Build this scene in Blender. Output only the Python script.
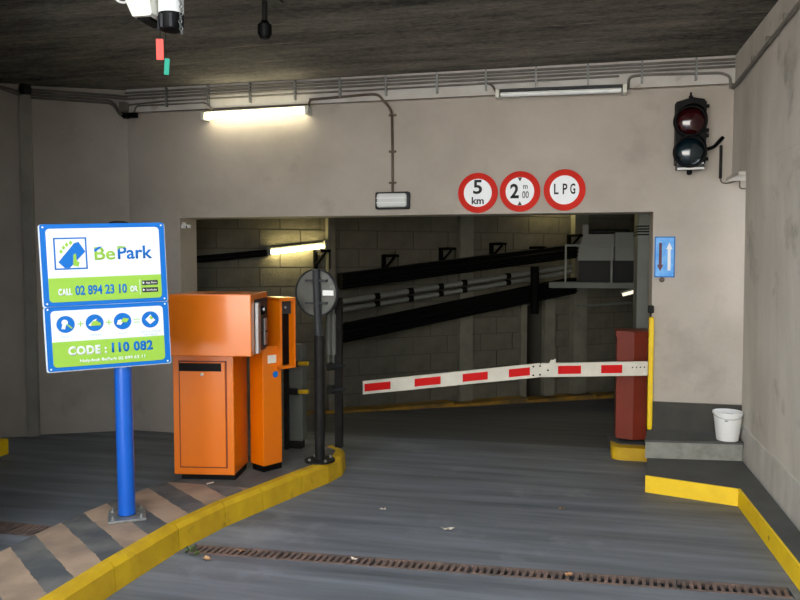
import bpy, bmesh, math, random
from mathutils import Vector, Matrix
random.seed(7)
S = bpy.context.scene
COL = S.collection
for o in list(bpy.data.objects):
    bpy.data.objects.remove(o)
R = math.radians

# ------------------------------------------------------------------ camera
cam_d = bpy.data.cameras.new('camera')
cam = bpy.data.objects.new('camera', cam_d)
COL.objects.link(cam)
cam.location = (0, 0, 1.6)
cam.rotation_euler = (R(90 - 3.163), 0, R(13.1))
cam_d.sensor_width = 36
cam_d.lens = 760 / 800 * 36
cam_d.clip_start = 0.05
S.camera = cam

# ------------------------------------------------------------------ world, sun, exposure
W = bpy.data.worlds.new('overcast_sky')
S.world = W
W.use_nodes = True
bg = W.node_tree.nodes['Background']
bg.inputs['Color'].default_value = (0.84, 0.92, 1.0, 1)
bg.inputs['Strength'].default_value = 3.1
S.view_settings.view_transform = 'Standard'
S.view_settings.look = 'None'
S.view_settings.exposure = 0.15
S.view_settings.gamma = 1.0
S.view_settings.use_curve_mapping = False
sun_d = bpy.data.lights.new('sun', 'SUN')
sun_d.energy = 54.0
sun_d.angle = R(3)
sun_d.color = (1.0, 0.98, 0.95)
sun = bpy.data.objects.new('sun', sun_d)
COL.objects.link(sun)
sun.rotation_euler = (R(-45), R(8), 0)      # comes over the building from behind it

# ------------------------------------------------------------------ materials
def lin(c):
    return tuple((v / 12.92 if v <= .04045 else ((v + .055) / 1.055) ** 2.4) for v in (x / 255 for x in c))

def mat(name, rgb, rough=.6, metal=0, var=None, scale=3.0, stretch=(1, 1, 1), amt=.5, bump=0, bscale=60,
        emit=0, spec=.5, coat=0, bstretch=(1, 1, 1), spots=None, spot_scale=1.2, spot_lo=.58, spot_hi=.72, detail=8):
    """principled material; `var` is a second colour mixed in by noise; `spots` a third by a larger noise"""
    m = bpy.data.materials.new(name)
    m.use_nodes = True
    nt = m.node_tree
    N, L = nt.nodes, nt.links
    b = N['Principled BSDF']
    base = (*lin(rgb), 1)
    b.inputs['Base Color'].default_value = base
    b.inputs['Roughness'].default_value = rough
    b.inputs['Metallic'].default_value = metal
    b.inputs['Specular IOR Level'].default_value = spec
    if coat:
        b.inputs['Coat Weight'].default_value = coat
        b.inputs['Coat Roughness'].default_value = .12
    if emit:
        b.inputs['Emission Color'].default_value = base
        b.inputs['Emission Strength'].default_value = emit
    if var or bump or spots:
        tc = N.new('ShaderNodeTexCoord')
    def noise(sc, st, det=8, rg=.6):
        mp = N.new('ShaderNodeMapping')
        mp.inputs['Scale'].default_value = st
        L.new(tc.outputs['Object'], mp.inputs['Vector'])
        n = N.new('ShaderNodeTexNoise')
        n.inputs['Scale'].default_value = sc
        n.inputs['Detail'].default_value = det
        n.inputs['Roughness'].default_value = rg
        L.new(mp.outputs['Vector'], n.inputs['Vector'])
        return n
    col = None
    if var:
        n = noise(scale, stretch, detail)
        r = N.new('ShaderNodeMapRange')
        r.inputs['From Min'].default_value = .5 - .25 * (1.1 - amt)
        r.inputs['From Max'].default_value = .5 + .25 * (1.1 - amt) + .05
        L.new(n.outputs['Fac'], r.inputs['Value'])
        mx = N.new('ShaderNodeMix')
        mx.data_type = 'RGBA'
        mx.inputs[6].default_value = base
        mx.inputs[7].default_value = (*lin(var), 1)
        L.new(r.outputs['Result'], mx.inputs[0])
        col = mx.outputs[2]
    if spots:
        n = noise(spot_scale, (1, 1, 1), 9, .65)
        r = N.new('ShaderNodeMapRange')
        r.inputs['From Min'].default_value = spot_lo
        r.inputs['From Max'].default_value = spot_hi
        L.new(n.outputs['Fac'], r.inputs['Value'])
        mx = N.new('ShaderNodeMix')
        mx.data_type = 'RGBA'
        if col is not None:
            L.new(col, mx.inputs[6])
        else:
            mx.inputs[6].default_value = base
        mx.inputs[7].default_value = (*lin(spots), 1)
        L.new(r.outputs['Result'], mx.inputs[0])
        col = mx.outputs[2]
    if col is not None:
        L.new(col, b.inputs['Base Color'])
    if bump:
        n = noise(bscale, bstretch, 6)
        bp = N.new('ShaderNodeBump')
        bp.inputs['Strength'].default_value = bump
        bp.inputs['Distance'].default_value = .02
        L.new(n.outputs['Fac'], bp.inputs['Height'])
        L.new(bp.outputs['Normal'], b.inputs['Normal'])
    return m

M = {}
M['wall'] = mat('beige_render', (184, 175, 164), .88, var=(160, 151, 140), scale=1.3, amt=.3, bump=.12, bscale=25,
                spots=(138, 130, 119), spot_scale=.8, spot_lo=.55, spot_hi=.75)
M['wall_r'] = mat('streaked_render', (214, 208, 198), .85, var=(176, 169, 158), scale=2.2, stretch=(1, 1, .35), amt=.25,
                  bump=.15, bscale=20, spots=(132, 127, 117), spot_scale=1.6, spot_lo=.56, spot_hi=.74)
M['band'] = mat('white_paint', (208, 205, 200), .8, var=(180, 174, 166), scale=3, amt=.3, bump=.05,
                spots=(150, 135, 120), spot_scale=2.2, spot_lo=.62, spot_hi=.72)
M['plinth'] = mat('damp_concrete', (204, 200, 192), .8, var=(168, 165, 158), scale=4, stretch=(1, 1, .5), amt=.4, bump=.2, bscale=30)
M['bitumen'] = mat('bitumen_plinth', (52, 50, 45), .75, var=(66, 63, 56), scale=6, bump=.1)
M['floor'] = mat('brushed_concrete', (118, 123, 130), .6, var=(68, 71, 76), scale=2.4, stretch=(.3, 3.6, 1), amt=.3, bump=.12,
                 bscale=30, bstretch=(.3, 4, 1), spots=(146, 150, 154), spot_scale=.9, spot_lo=.56, spot_hi=.78)
M['ramp'] = mat('shaded_ramp_concrete', (84, 87, 92), .6, var=(52, 54, 58), scale=2.4, stretch=(.3, 3.6, 1), amt=.35, bump=.1, bscale=30)  # floor concrete made darker to stand for the shade inside
M['pave'] = mat('street_paving', (150, 150, 147), .8, var=(125, 125, 122), scale=2, bump=.1)
M['trench'] = mat('trench_dirt', (16, 14, 12), .95, var=(34, 28, 22), scale=20)
M['rust'] = mat('rusty_iron', (124, 102, 92), .7, .1, var=(84, 74, 70), scale=9, amt=.6, bump=.3, bscale=80)
M['yellow'] = mat('yellow_kerb_paint', (204, 166, 14), .65, var=(176, 138, 14), scale=5, amt=.4, bump=.25, bscale=25,
                  spots=(96, 78, 34), spot_scale=4, spot_lo=.58, spot_hi=.72)
M['yellow_b'] = mat('bright_yellow_paint', (244, 206, 8), .5, var=(228, 186, 10), scale=5, amt=.4, bump=.1, bscale=25,
                    spots=(120, 100, 40), spot_scale=7, spot_lo=.68, spot_hi=.74)
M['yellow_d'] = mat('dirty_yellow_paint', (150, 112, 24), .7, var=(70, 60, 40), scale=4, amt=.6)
M['step'] = mat('step_concrete', (84, 84, 82), .8, var=(66, 66, 63), scale=3, amt=.4, bump=.1, bscale=40)
M['riser'] = mat('worn_riser', (150, 150, 142), .85, var=(116, 116, 108), scale=9, amt=.5, bump=.3, bscale=50)
M['orange'] = mat('orange_enamel', (224, 114, 0), .3, var=(214, 106, 0), scale=2, amt=.3, spec=.5, coat=.5, bump=.02, bscale=8)
M['dark_orange'] = mat('dull_red_enamel', (122, 40, 18), .5, var=(104, 34, 16), scale=2)
M['black'] = mat('black_plastic', (7, 7, 8), .5, spec=.15)
M['blackmet'] = mat('black_painted_steel', (18, 19, 20), .5, 0, spec=.15, var=(38, 36, 33), scale=14)
M['darkgrey'] = mat('dark_grey_plastic', (48, 50, 52), .5, spec=.25)
M['steel'] = mat('brushed_steel', (176, 178, 178), .35, .8)
M['galv'] = mat('galvanised_steel', (150, 152, 150), .45, .6, var=(120, 122, 120), scale=30)
M['conduit'] = mat('grey_conduit', (124, 119, 112), .5, .1, var=(96, 90, 82), scale=5)
M['rustpipe'] = mat('brown_conduit', (104, 92, 78), .6, .2, var=(74, 60, 48), scale=6)
M['white'] = mat('white_enamel', (236, 236, 234), .4)
M['cream'] = mat('cream_plastic', (222, 220, 208), .5)
M['blue'] = mat('blue_paint', (12, 94, 200), .28, coat=.4, var=(10, 86, 186), scale=3)
M['sblue'] = mat('sign_blue', (0, 104, 190), .5, spec=.2)
M['swhite'] = mat('sign_white', (224, 228, 232), .3)
M['sgreen'] = mat('sign_green', (150, 194, 70), .5, spec=.2)
M['sred'] = mat('sign_red', (218, 44, 30), .6, spec=.25, var=(206, 40, 28), scale=6)
M['sdark'] = mat('sign_black', (30, 31, 34), .4)
M['sgrey'] = mat('sign_grey', (96, 98, 102), .4)
M['pale'] = mat('faint_print', (176, 190, 202), .4)
M['boomred'] = mat('red_reflector', (204, 6, 6), .6, spec=.2)
M['boomwhite'] = mat('boom_white', (214, 210, 196), .45, var=(192, 187, 172), scale=5)
M['tube_on'] = mat('lit_tube', (255, 246, 214), .5, emit=14)
M['tube_in'] = mat('lit_tube_inside', (255, 238, 170), .5, emit=55)
M['tube_far'] = mat('lit_tube_far', (255, 246, 220), .5, emit=.9)
M['tube_off'] = mat('unlit_tube', (232, 234, 232), .3)
M['glass'] = mat('ribbed_glass', (216, 218, 216), .3, bump=.4, bscale=40, bstretch=(1, 1, 8))
M['lens_red'] = mat('red_lens', (46, 5, 10), .12, coat=1)
M['lens_green'] = mat('green_lens', (8, 26, 34), .12, coat=1)
M['skyblue'] = mat('light_blue_sign', (58, 152, 236), .4, var=(120, 190, 246), scale=14, amt=.5)
M['maroon'] = mat('maroon_print', (84, 26, 48), .5)
M['redtag'] = mat('red_plastic_tag', (240, 74, 60), .5)
M['greentag'] = mat('green_plastic_tag', (24, 160, 130), .5)
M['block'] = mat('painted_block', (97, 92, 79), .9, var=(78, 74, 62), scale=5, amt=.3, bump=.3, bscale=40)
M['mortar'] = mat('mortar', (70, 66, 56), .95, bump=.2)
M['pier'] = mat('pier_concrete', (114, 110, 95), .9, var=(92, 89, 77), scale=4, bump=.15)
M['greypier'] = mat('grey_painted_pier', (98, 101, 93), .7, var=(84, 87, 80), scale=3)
M['pipe_in'] = mat('grey_plastic_pipe', (104, 104, 97), .45)
M['paintpipe'] = mat('painted_pipe_cover', (152, 147, 138), .7, var=(128, 124, 116), scale=3)
M['cable'] = mat('black_cable', (8, 8, 9), .6, spec=.08)
M['tray'] = mat('dark_cable_tray', (8, 8, 7), .7, spec=.05)
M['vent'] = mat('grey_sheet_metal', (100, 102, 95), .55, .1)
M['dryleaf'] = mat('dry_leaf', (196, 160, 120), .8, var=(150, 100, 60), scale=30)
M['weed'] = mat('weed_green', (84, 104, 48), .7, var=(60, 80, 34), scale=40)
M['paper'] = mat('pale_litter', (214, 202, 186), .8)
M['disc_back'] = mat('weathered_disc_back', (108, 109, 102), .55, .1, var=(94, 95, 89), scale=7, spots=(168, 168, 162), spot_scale=2.2, spot_lo=.60, spot_hi=.64)
M['water'] = mat('murky_water', (58, 60, 58), .08)

# board-marked ceiling concrete: dark rows of planks with pale seams
def ceiling_mat():
    m = bpy.data.materials.new('board_marked_concrete')
    m.use_nodes = True
    nt = m.node_tree; N, L = nt.nodes, nt.links
    b = N['Principled BSDF']; b.inputs['Roughness'].default_value = .95
    tc = N.new('ShaderNodeTexCoord')
    def noise(sc, st, det=8):
        mp = N.new('ShaderNodeMapping'); mp.inputs['Scale'].default_value = st
        L.new(tc.outputs['Object'], mp.inputs['Vector'])
        n = N.new('ShaderNodeTexNoise'); n.inputs['Scale'].default_value = sc; n.inputs['Detail'].default_value = det
        n.inputs['Roughness'].default_value = .7
        L.new(mp.outputs['Vector'], n.inputs['Vector']); return n
    n1 = noise(4, (.45, 1.6, 1)); n2 = noise(38, (.55, 1.1, 1)); n3 = noise(1.2, (.3, 2.5, 1), 3)
    cr = N.new('ShaderNodeValToRGB')
    e = cr.color_ramp.elements
    e[0].position = .40; e[0].color = (*lin((38, 37, 33)), 1)
    e[1].position = .66; e[1].color = (*lin((158, 151, 137)), 1)
    mx = N.new('ShaderNodeMix'); mx.data_type = 'FLOAT'; mx.inputs[0].default_value = .5
    L.new(n1.outputs['Fac'], mx.inputs[2]); L.new(n2.outputs['Fac'], mx.inputs[3])
    mx2 = N.new('ShaderNodeMix'); mx2.data_type = 'FLOAT'; mx2.inputs[0].default_value = .35
    L.new(mx.outputs[0], mx2.inputs[2]); L.new(n3.outputs['Fac'], mx2.inputs[3])
    L.new(mx2.outputs[0], cr.inputs['Fac'])
    # pale cement fins left along the board joints
    sx = N.new('ShaderNodeSeparateXYZ'); L.new(tc.outputs['Object'], sx.inputs[0])
    w = noise(.9, (1, .2, 1), 2)
    a1 = N.new('ShaderNodeMath'); a1.operation = 'MULTIPLY_ADD'; L.new(w.outputs['Fac'], a1.inputs[0]); a1.inputs[1].default_value = .12; L.new(sx.outputs['Y'], a1.inputs[2])
    a2 = N.new('ShaderNodeMath'); a2.operation = 'MULTIPLY'; L.new(a1.outputs[0], a2.inputs[0]); a2.inputs[1].default_value = 2.3
    a3 = N.new('ShaderNodeMath'); a3.operation = 'FRACT'; L.new(a2.outputs[0], a3.inputs[0])
    a4 = N.new('ShaderNodeMath'); a4.operation = 'LESS_THAN'; L.new(a3.outputs[0], a4.inputs[0]); a4.inputs[1].default_value = .035
    g = noise(2.2, (1, .3, 1), 4)
    a5 = N.new('ShaderNodeMapRange'); a5.inputs['From Min'].default_value = .5; a5.inputs['From Max'].default_value = .62; L.new(g.outputs['Fac'], a5.inputs['Value'])
    a6 = N.new('ShaderNodeMath'); a6.operation = 'MULTIPLY'; L.new(a4.outputs[0], a6.inputs[0]); L.new(a5.outputs[0], a6.inputs[1])
    cm = N.new('ShaderNodeMix'); cm.data_type = 'RGBA'; L.new(a6.outputs[0], cm.inputs[0]); L.new(cr.outputs['Color'], cm.inputs[6]); cm.inputs[7].default_value = (*lin((158, 146, 128)), 1)
    L.new(cm.outputs[2], b.inputs['Base Color'])
    bp = N.new('ShaderNodeBump'); bp.inputs['Strength'].default_value = 1; bp.inputs['Distance'].default_value = .05
    L.new(mx.outputs[0], bp.inputs['Height']); L.new(bp.outputs['Normal'], b.inputs['Normal'])
    return m
M['ceiling'] = ceiling_mat()

# diagonal black / sandstone hatching painted on the island
def hatch_mat():
    m = bpy.data.materials.new('hatched_island_paint')
    m.use_nodes = True
    nt = m.node_tree; N, L = nt.nodes, nt.links
    b = N['Principled BSDF']; b.inputs['Roughness'].default_value = .8
    tc = N.new('ShaderNodeTexCoord')
    sx = N.new('ShaderNodeSeparateXYZ'); L.new(tc.outputs['Object'], sx.inputs[0])
    a = N.new('ShaderNodeMath'); a.operation = 'MULTIPLY_ADD'
    L.new(sx.outputs['X'], a.inputs[0]); a.inputs[1].default_value = .78; L.new(sx.outputs['Y'], a.inputs[2])
    nz = N.new('ShaderNodeTexNoise'); nz.inputs['Scale'].default_value = 14; nz.inputs['Detail'].default_value = 5
    L.new(tc.outputs['Object'], nz.inputs['Vector'])
    j = N.new('ShaderNodeMath'); j.operation = 'MULTIPLY_ADD'
    L.new(nz.outputs['Fac'], j.inputs[0]); j.inputs[1].default_value = .03; L.new(a.outputs[0], j.inputs[2])
    d = N.new('ShaderNodeMath'); d.operation = 'MULTIPLY_ADD'
    L.new(j.outputs[0], d.inputs[0]); d.inputs[1].default_value = 1 / .385; d.inputs[2].default_value = -(3.235 - 2.77 * .78) / .385 + 8
    fr = N.new('ShaderNodeMath'); fr.operation = 'FRACT'; L.new(d.outputs[0], fr.inputs[0])
    lt = N.new('ShaderNodeMath'); lt.operation = 'LESS_THAN'; L.new(fr.outputs[0], lt.inputs[0]); lt.inputs[1].default_value = .47
    n2 = N.new('ShaderNodeTexNoise'); n2.inputs['Scale'].default_value = 5; n2.inputs['Detail'].default_value = 8
    L.new(tc.outputs['Object'], n2.inputs['Vector'])
    def two(c1, c2):
        mx = N.new('ShaderNodeMix'); mx.data_type = 'RGBA'
        mx.inputs[6].default_value = (*lin(c1), 1); mx.inputs[7].default_value = (*lin(c2), 1)
        r = N.new('ShaderNodeMapRange'); r.inputs['From Min'].default_value = .38; r.inputs['From Max'].default_value = .66
        L.new(n2.outputs['Fac'], r.inputs['Value']); L.new(r.outputs[0], mx.inputs[0]); return mx
    tan = two((160, 136, 114), (130, 112, 96)); dk = two((72, 74, 76), (104, 102, 98))
    mx = N.new('ShaderNodeMix'); mx.data_type = 'RGBA'
    L.new(lt.outputs[0], mx.inputs[0]); L.new(tan.outputs[2], mx.inputs[6]); L.new(dk.outputs[2], mx.inputs[7])
    # hatching stops at y = 4.35; bare grey concrete carries on under the machines
    gt = N.new('ShaderNodeMath'); gt.operation = 'GREATER_THAN'; L.new(sx.outputs['Y'], gt.inputs[0]); gt.inputs[1].default_value = 4.42
    gr = two((96, 94, 90), (74, 73, 70))
    m3 = N.new('ShaderNodeMix'); m3.data_type = 'RGBA'
    L.new(gt.outputs[0], m3.inputs[0]); L.new(mx.outputs[2], m3.inputs[6]); L.new(gr.outputs[2], m3.inputs[7])
    L.new(m3.outputs[2], b.inputs['Base Color'])
    bp = N.new('ShaderNodeBump'); bp.inputs['Strength'].default_value = .2; bp.inputs['Distance'].default_value = .02
    L.new(nz.outputs['Fac'], bp.inputs['Height']); L.new(bp.outputs['Normal'], b.inputs['Normal'])
    return m
M['hatch'] = hatch_mat()

# ------------------------------------------------------------------ mesh helpers
class MB:
    def __init__(self):
        self.bm = bmesh.new()
    def face(self, pts):
        vs = [self.bm.verts.new(p) for p in pts]
        return self.bm.faces.new(vs)
    def box(self, x0, x1, y0, y1, z0, z1, bev=0):
        return self.obox((x0, y0, z0), (x1 - x0, 0, 0), (0, y1 - y0, 0), (0, 0, z1 - z0), bev)
    def obox(self, o, a, b, c, bev=0):
        o, a, b, c = map(Vector, (o, a, b, c))
        v = [self.bm.verts.new(o + a * i + b * j + c * k) for k in (0, 1) for j in (0, 1) for i in (0, 1)]
        fs = [self.bm.faces.new([v[i] for i in q]) for q in ((0, 2, 3, 1), (4, 5, 7, 6), (0, 1, 5, 4), (2, 6, 7, 3), (0, 4, 6, 2), (1, 3, 7, 5))]
        if bev:
            es = list({e for f in fs for e in f.edges})
            bmesh.ops.bevel(self.bm, geom=es, offset=bev, segments=2, affect='EDGES', profile=.5)
        return self
    def prism(self, poly, z0, z1):
        """poly in xy, extruded in z"""
        a = [self.bm.verts.new((x, y, z0)) for x, y in poly]
        b = [self.bm.verts.new((x, y, z1)) for x, y in poly]
        self.bm.faces.new(list(reversed(a))); self.bm.faces.new(b)
        n = len(poly)
        for i in range(n):
            self.bm.faces.new((a[i], a[(i + 1) % n], b[(i + 1) % n], b[i]))
        return self
    def prism_y(self, poly, y0, y1):
        """poly in xz, extruded in y"""
        a = [self.bm.verts.new((x, y0, z)) for x, z in poly]
        b = [self.bm.verts.new((x, y1, z)) for x, z in poly]
        self.bm.faces.new(a); self.bm.faces.new(list(reversed(b)))
        n = len(poly)
        for i in range(n):
            self.bm.faces.new((a[(i + 1) % n], a[i], b[i], b[(i + 1) % n]))
        return self
    def prism_x(self, poly, x0, x1):
        a = [self.bm.verts.new((x0, y, z)) for y, z in poly]
        b = [self.bm.verts.new((x1, y, z)) for y, z in poly]
        self.bm.faces.new(list(reversed(a))); self.bm.faces.new(b)
        n = len(poly)
        for i in range(n):
            self.bm.faces.new((a[i], a[(i + 1) % n], b[(i + 1) % n], b[i]))
        return self
    def lathe(self, prof, org=(0, 0, 0), axis=(0, 0, 1), n=24, caps=True):
        """prof: (radius, height) along axis"""
        axis = Vector(axis).normalized(); org = Vector(org)
        t = Vector((1, 0, 0)) if abs(axis.x) < .9 else Vector((0, 1, 0))
        u = axis.cross(t).normalized(); w = axis.cross(u)
        rings = []
        for r, h in prof:
            if r < 1e-6:
                rings.append([self.bm.verts.new(org + axis * h)]); continue
            rings.append([self.bm.verts.new(org + axis * h + (u * math.cos(2 * math.pi * i / n) + w * math.sin(2 * math.pi * i / n)) * r) for i in range(n)])
        for a, b in zip(rings, rings[1:]):
            for i in range(n):
                q = [a[i % len(a)], a[(i + 1) % len(a)], b[(i + 1) % len(b)], b[i % len(b)]]
                q2 = []
                for v in q:
                    if v not in q2: q2.append(v)
                if len(q2) > 2: self.bm.faces.new(q2)
        if caps:
            if len(rings[0]) > 2: self.bm.faces.new(list(reversed(rings[0])))
            if len(rings[-1]) > 2: self.bm.faces.new(rings[-1])
        return self
    def cyl(self, p, q, r, n=16, r2=None):
        p, q = Vector(p), Vector(q)
        return self.lathe([(r, 0), (r if r2 is None else r2, (q - p).length)], p, q - p, n)
    def tube(self, path, r, n=10):
        pts = [Vector(p) for p in path]
        rings = []
        u = None
        for i, p in enumerate(pts):
            if i == 0: d = pts[1] - p
            elif i == len(pts) - 1: d = p - pts[i - 1]
            else: d = (pts[i + 1] - p).normalized() + (p - pts[i - 1]).normalized()
            d.normalize()
            if u is None:
                t = Vector((0, 0, 1)) if abs(d.z) < .9 else Vector((1, 0, 0))
                u = d.cross(t).normalized()
            else:
                u = (u - d * u.dot(d)).normalized()
            w = d.cross(u)
            rings.append([self.bm.verts.new(p + (u * math.cos(2 * math.pi * k / n) + w * math.sin(2 * math.pi * k / n)) * r) for k in range(n)])
        for a, b in zip(rings, rings[1:]):
            for k in range(n):
                self.bm.faces.new((a[k], a[(k + 1) % n], b[(k + 1) % n], b[k]))
        self.bm.faces.new(list(reversed(rings[0]))); self.bm.faces.new(rings[-1])
        return self
    def mesh(self, name, smooth=False):
        bmesh.ops.recalc_face_normals(self.bm, faces=self.bm.faces)
        me = bpy.data.meshes.new(name)
        self.bm.to_mesh(me); self.bm.free()
        if smooth:
            for p in me.polygons: p.use_smooth = True
            try: me.set_sharp_from_angle(angle=R(40))
            except Exception: pass
        return me

def arc(cx, cz, r, a0, a1, n=6):
    return [(cx + r * math.cos(R(a0 + (a1 - a0) * i / n)), cz + r * math.sin(R(a0 + (a1 - a0) * i / n))) for i in range(n + 1)]
def rrect(x0, x1, z0, z1, r, n=4):
    return arc(x1 - r, z0 + r, r, -90, 0, n) + arc(x1 - r, z1 - r, r, 0, 90, n) + arc(x0 + r, z1 - r, r, 90, 180, n) + arc(x0 + r, z0 + r, r, 180, 270, n)
def bend(path, r=.03, n=4):
    """round the corners of a polyline"""
    P = [Vector(p) for p in path]; out = [P[0]]
    for a, b, c in zip(P, P[1:], P[2:]):
        d1 = (a - b); d2 = (c - b)
        k = min(r, d1.length * .45, d2.length * .45)
        s, e = b + d1.normalized() * k, b + d2.normalized() * k
        for i in range(n + 1):
            t = i / n
            out.append(s * (1 - t) ** 2 + b * 2 * t * (1 - t) + e * t * t)
    out.append(P[-1]); return out

def obj(name, mb, m, parent=None, local=False, smooth=False):
    me = mb.mesh(name, smooth) if isinstance(mb, MB) else mb
    o = bpy.data.objects.new(name, me)
    if m is not None:
        me.materials.clear(); me.materials.append(M[m])
    COL.objects.link(o)
    if parent is not None:
        o.parent = parent
        if not local:
            o.matrix_parent_inverse = root_matrix(parent).inverted()
    return o
def root_matrix(o):
    m = Matrix.Translation(o.location) @ o.rotation_euler.to_matrix().to_4x4()
    if o.parent:
        return root_matrix(o.parent) @ o.matrix_parent_inverse @ m
    return m
def tag(o, label, cat, group=None, kind=None):
    o['label'] = label; o['category'] = cat
    if group: o['group'] = group
    if kind: o['kind'] = kind
    return o
def thing(name, label, cat, loc=(0, 0, 0), rot=(0, 0, 0), group=None):
    o = bpy.data.objects.new(name, None)
    o.empty_display_size = .1
    COL.objects.link(o); o.location = loc; o.rotation_euler = rot
    return tag(o, label, cat, group)
def struct(name, mb, m, label, cat, smooth=False):
    return tag(obj(name, mb, m, smooth=smooth), label, cat, kind='structure')

def text_mesh(s, x0, x1, z0, z1, y, bold=0.0, depth=.0008, spacing=1.0):
    """flat lettering filling the rectangle x0..x1, z0..z1 and facing -y"""
    c = bpy.data.curves.new('lettering', 'FONT')
    c.body = s; c.size = 1; c.offset = bold; c.space_character = spacing; c.resolution_u = 3
    t = bpy.data.objects.new('lettering', c); COL.objects.link(t)
    bpy.context.view_layer.update()
    me = bpy.data.meshes.new_from_object(t.evaluated_get(bpy.context.evaluated_depsgraph_get()))
    bpy.data.objects.remove(t)
    xs = [v.co.x for v in me.vertices]; ys = [v.co.y for v in me.vertices]
    ax, bx, ay, by = min(xs), max(xs), min(ys), max(ys)
    for v in me.vertices:
        v.co = Vector((x0 + (v.co.x - ax) / (bx - ax) * (x1 - x0), y, z0 + (v.co.y - ay) / (by - ay) * (z1 - z0)))
    bm = bmesh.new(); bm.from_mesh(me)
    bmesh.ops.recalc_face_normals(bm, faces=bm.faces)
    geo = bmesh.ops.extrude_face_region(bm, geom=list(bm.faces))
    for v in geo['geom']:
        if isinstance(v, bmesh.types.BMVert): v.co.y -= depth
    bm.to_mesh(me); bm.free()
    me.name = 'lettering'
    return me

# ================================================================== THE SETTING
WY = 6.25          # front face of the wall with the opening
CZ = 3.12          # ceiling
OX0, OX1, OZ = -3.49, .575, 1.96

# ---- floor with a trench for the drain
def yc(x): return 3.745 + (x + 2.03) * .0458
m = MB()
cols = [(-9, -5.2, None), (-5.2, -2.72, 'L'), (-2.72, -2.06, None), (-2.06, 1.02, 'R'), (1.02, 1.6, None)]
FY0, FY1 = -9.0, 6.56
for x0, x1, k in cols:
    if not k:
        m.face([(x0, FY0, 0), (x1, FY0, 0), (x1, FY1, 0), (x0, FY1, 0)]); continue
    f = (lambda x: (3.70, 3.88)) if k == 'L' else (lambda x: (yc(x) - .062, yc(x) + .062))
    a0, b0 = f(x0); a1, b1 = f(x1)
    m.face([(x0, FY0, 0), (x1, FY0, 0), (x1, a1, 0), (x0, a0, 0)])
    m.face([(x0, b0, 0), (x1, b1, 0), (x1, FY1, 0), (x0, FY1, 0)])
    m.face([(x0, a0, 0), (x1, a1, 0), (x1, a1, -.12), (x0, a0, -.12)])
    m.face([(x0, b0, 0), (x1, b1, 0), (x1, b1, -.12), (x0, b0, -.12)])
    m.face([(x0, a0, -.12), (x1, a1, -.12), (x1, b1, -.12), (x0, b0, -.12)])
    m.face([(x0, a0, 0), (x0, b0, 0), (x0, b0, -.12), (x0, a0, -.12)])
    m.face([(x1, a1, 0), (x1, b1, 0), (x1, b1, -.12), (x1, a1, -.12)])
struct('floor', m, 'floor', 'grey brushed concrete driveway in front of the garage opening', 'floor')
# ---- ramp inside
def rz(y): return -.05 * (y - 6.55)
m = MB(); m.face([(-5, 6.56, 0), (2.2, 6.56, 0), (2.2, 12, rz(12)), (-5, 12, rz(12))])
struct('floor_ramp', m, 'ramp', 'concrete ramp running down inside the garage, shade put into its dark colour', 'ramp')
# ---- street outside
m = MB(); m.box(-25, 25, -30, FY0, -.15, -.005)
struct('floor_street', m, 'pave', 'pale street paving outside the garage entrance', 'street')
# ---- wall with opening
m = MB()
m.box(-4.12, OX0, WY, WY + .3, 0, CZ)
m.box(OX1, 1.6, WY, WY + .3, 0, CZ)
m.box(OX0, OX1, WY, WY + .3, OZ, CZ)
struct('wall_back', m, 'wall', 'beige rendered wall pierced by the wide low garage opening', 'wall')
m = MB(); m.box(-3.99, 1.14, WY - .03, WY, 2.905, CZ)
struct('trim_1', m, 'band', 'white painted band of wall under the ceiling behind the conduits', 'beam')
# ---- right wall
m = MB()
m.box(1.14, 1.6, -3.5, WY, 2.21, CZ)
lo = [(1.235, 6.15, 0), (1.235, -3.5, 0), (1.6, -3.5, 0), (1.6, 6.15, 0)]
hi = [(1.14, 5.75, 2.209), (1.14, -3.5, 2.209), (1.6, -3.5, 2.209), (1.6, 5.75, 2.209)]
m.face(lo); m.face(hi)
for i in range(4): m.face([lo[i], lo[(i + 1) % 4], hi[(i + 1) % 4], hi[i]])
struct('wall_right', m, 'wall_r', 'pale streaked concrete wall along the right side, leaning slightly inward', 'wall')
m = MB()
m.prism_x([(-.2, 0), (6.12, 0), (6.12, .355), (-.2, .335)], 1.208, 1.26)
struct('baseboard_right', m, 'plinth', 'damp concrete plinth along the foot of the right wall', 'plinth')
m = MB(); m.box(1.10, 1.30, 5.80, WY, 2.185, 2.209)
struct('trim_2', m, 'wall_r', 'thin ledge in the corner below the traffic light cable', 'trim')
# ---- dark plinth behind the platform
m = MB(); m.box(OX1 + .02, 1.30, WY - .02, WY, .25, .47)
struct('baseboard_back', m, 'bitumen', 'dark bitumen plinth behind the white bucket', 'plinth')
# ---- left walls
def lw(t, off=0):   # along the oblique wall from the corner to the left, off = towards the viewer
    dx, dy = -.8984, -.4392
    return (-4.0 + dx * t + dy * -off * -1 * -1 * 0 + off * .4392, 6.25 + dy * t - off * .8984)
m = MB()
p = [lw(-.12), lw(.88), lw(.88, -.3), lw(-.12, -.3)]
m.prism([p[0], p[3], p[2], p[1]], 0, CZ)
struct('wall_left', m, 'wall', 'beige rendered wall turning away behind the blue signs', 'wall')
m = MB()
a = lw(.86); 
m.prism([(a[0], a[1] - .05), (a[0], a[1] + .3), (-8.2, 4.6), (-8.2, 4.2)], 0, CZ)
struct('wall_far_left', m, 'wall', 'dim rendered wall at the far left beyond the corner pipe', 'wall')
m = MB(); m.box(-3.45, -3.12, -.2, 3.45, 0, CZ)  # unseen wall, added to darken the exit lane
struct('wall_blocker', m, 'wall', 'unseen rendered wall added beside the exit lane to keep daylight off it', 'wall')
m = MB(); m.box(-8.2, -3.45, -.2, -.1, 0, CZ)  # unseen panel, added to shut daylight out of the lane
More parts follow.
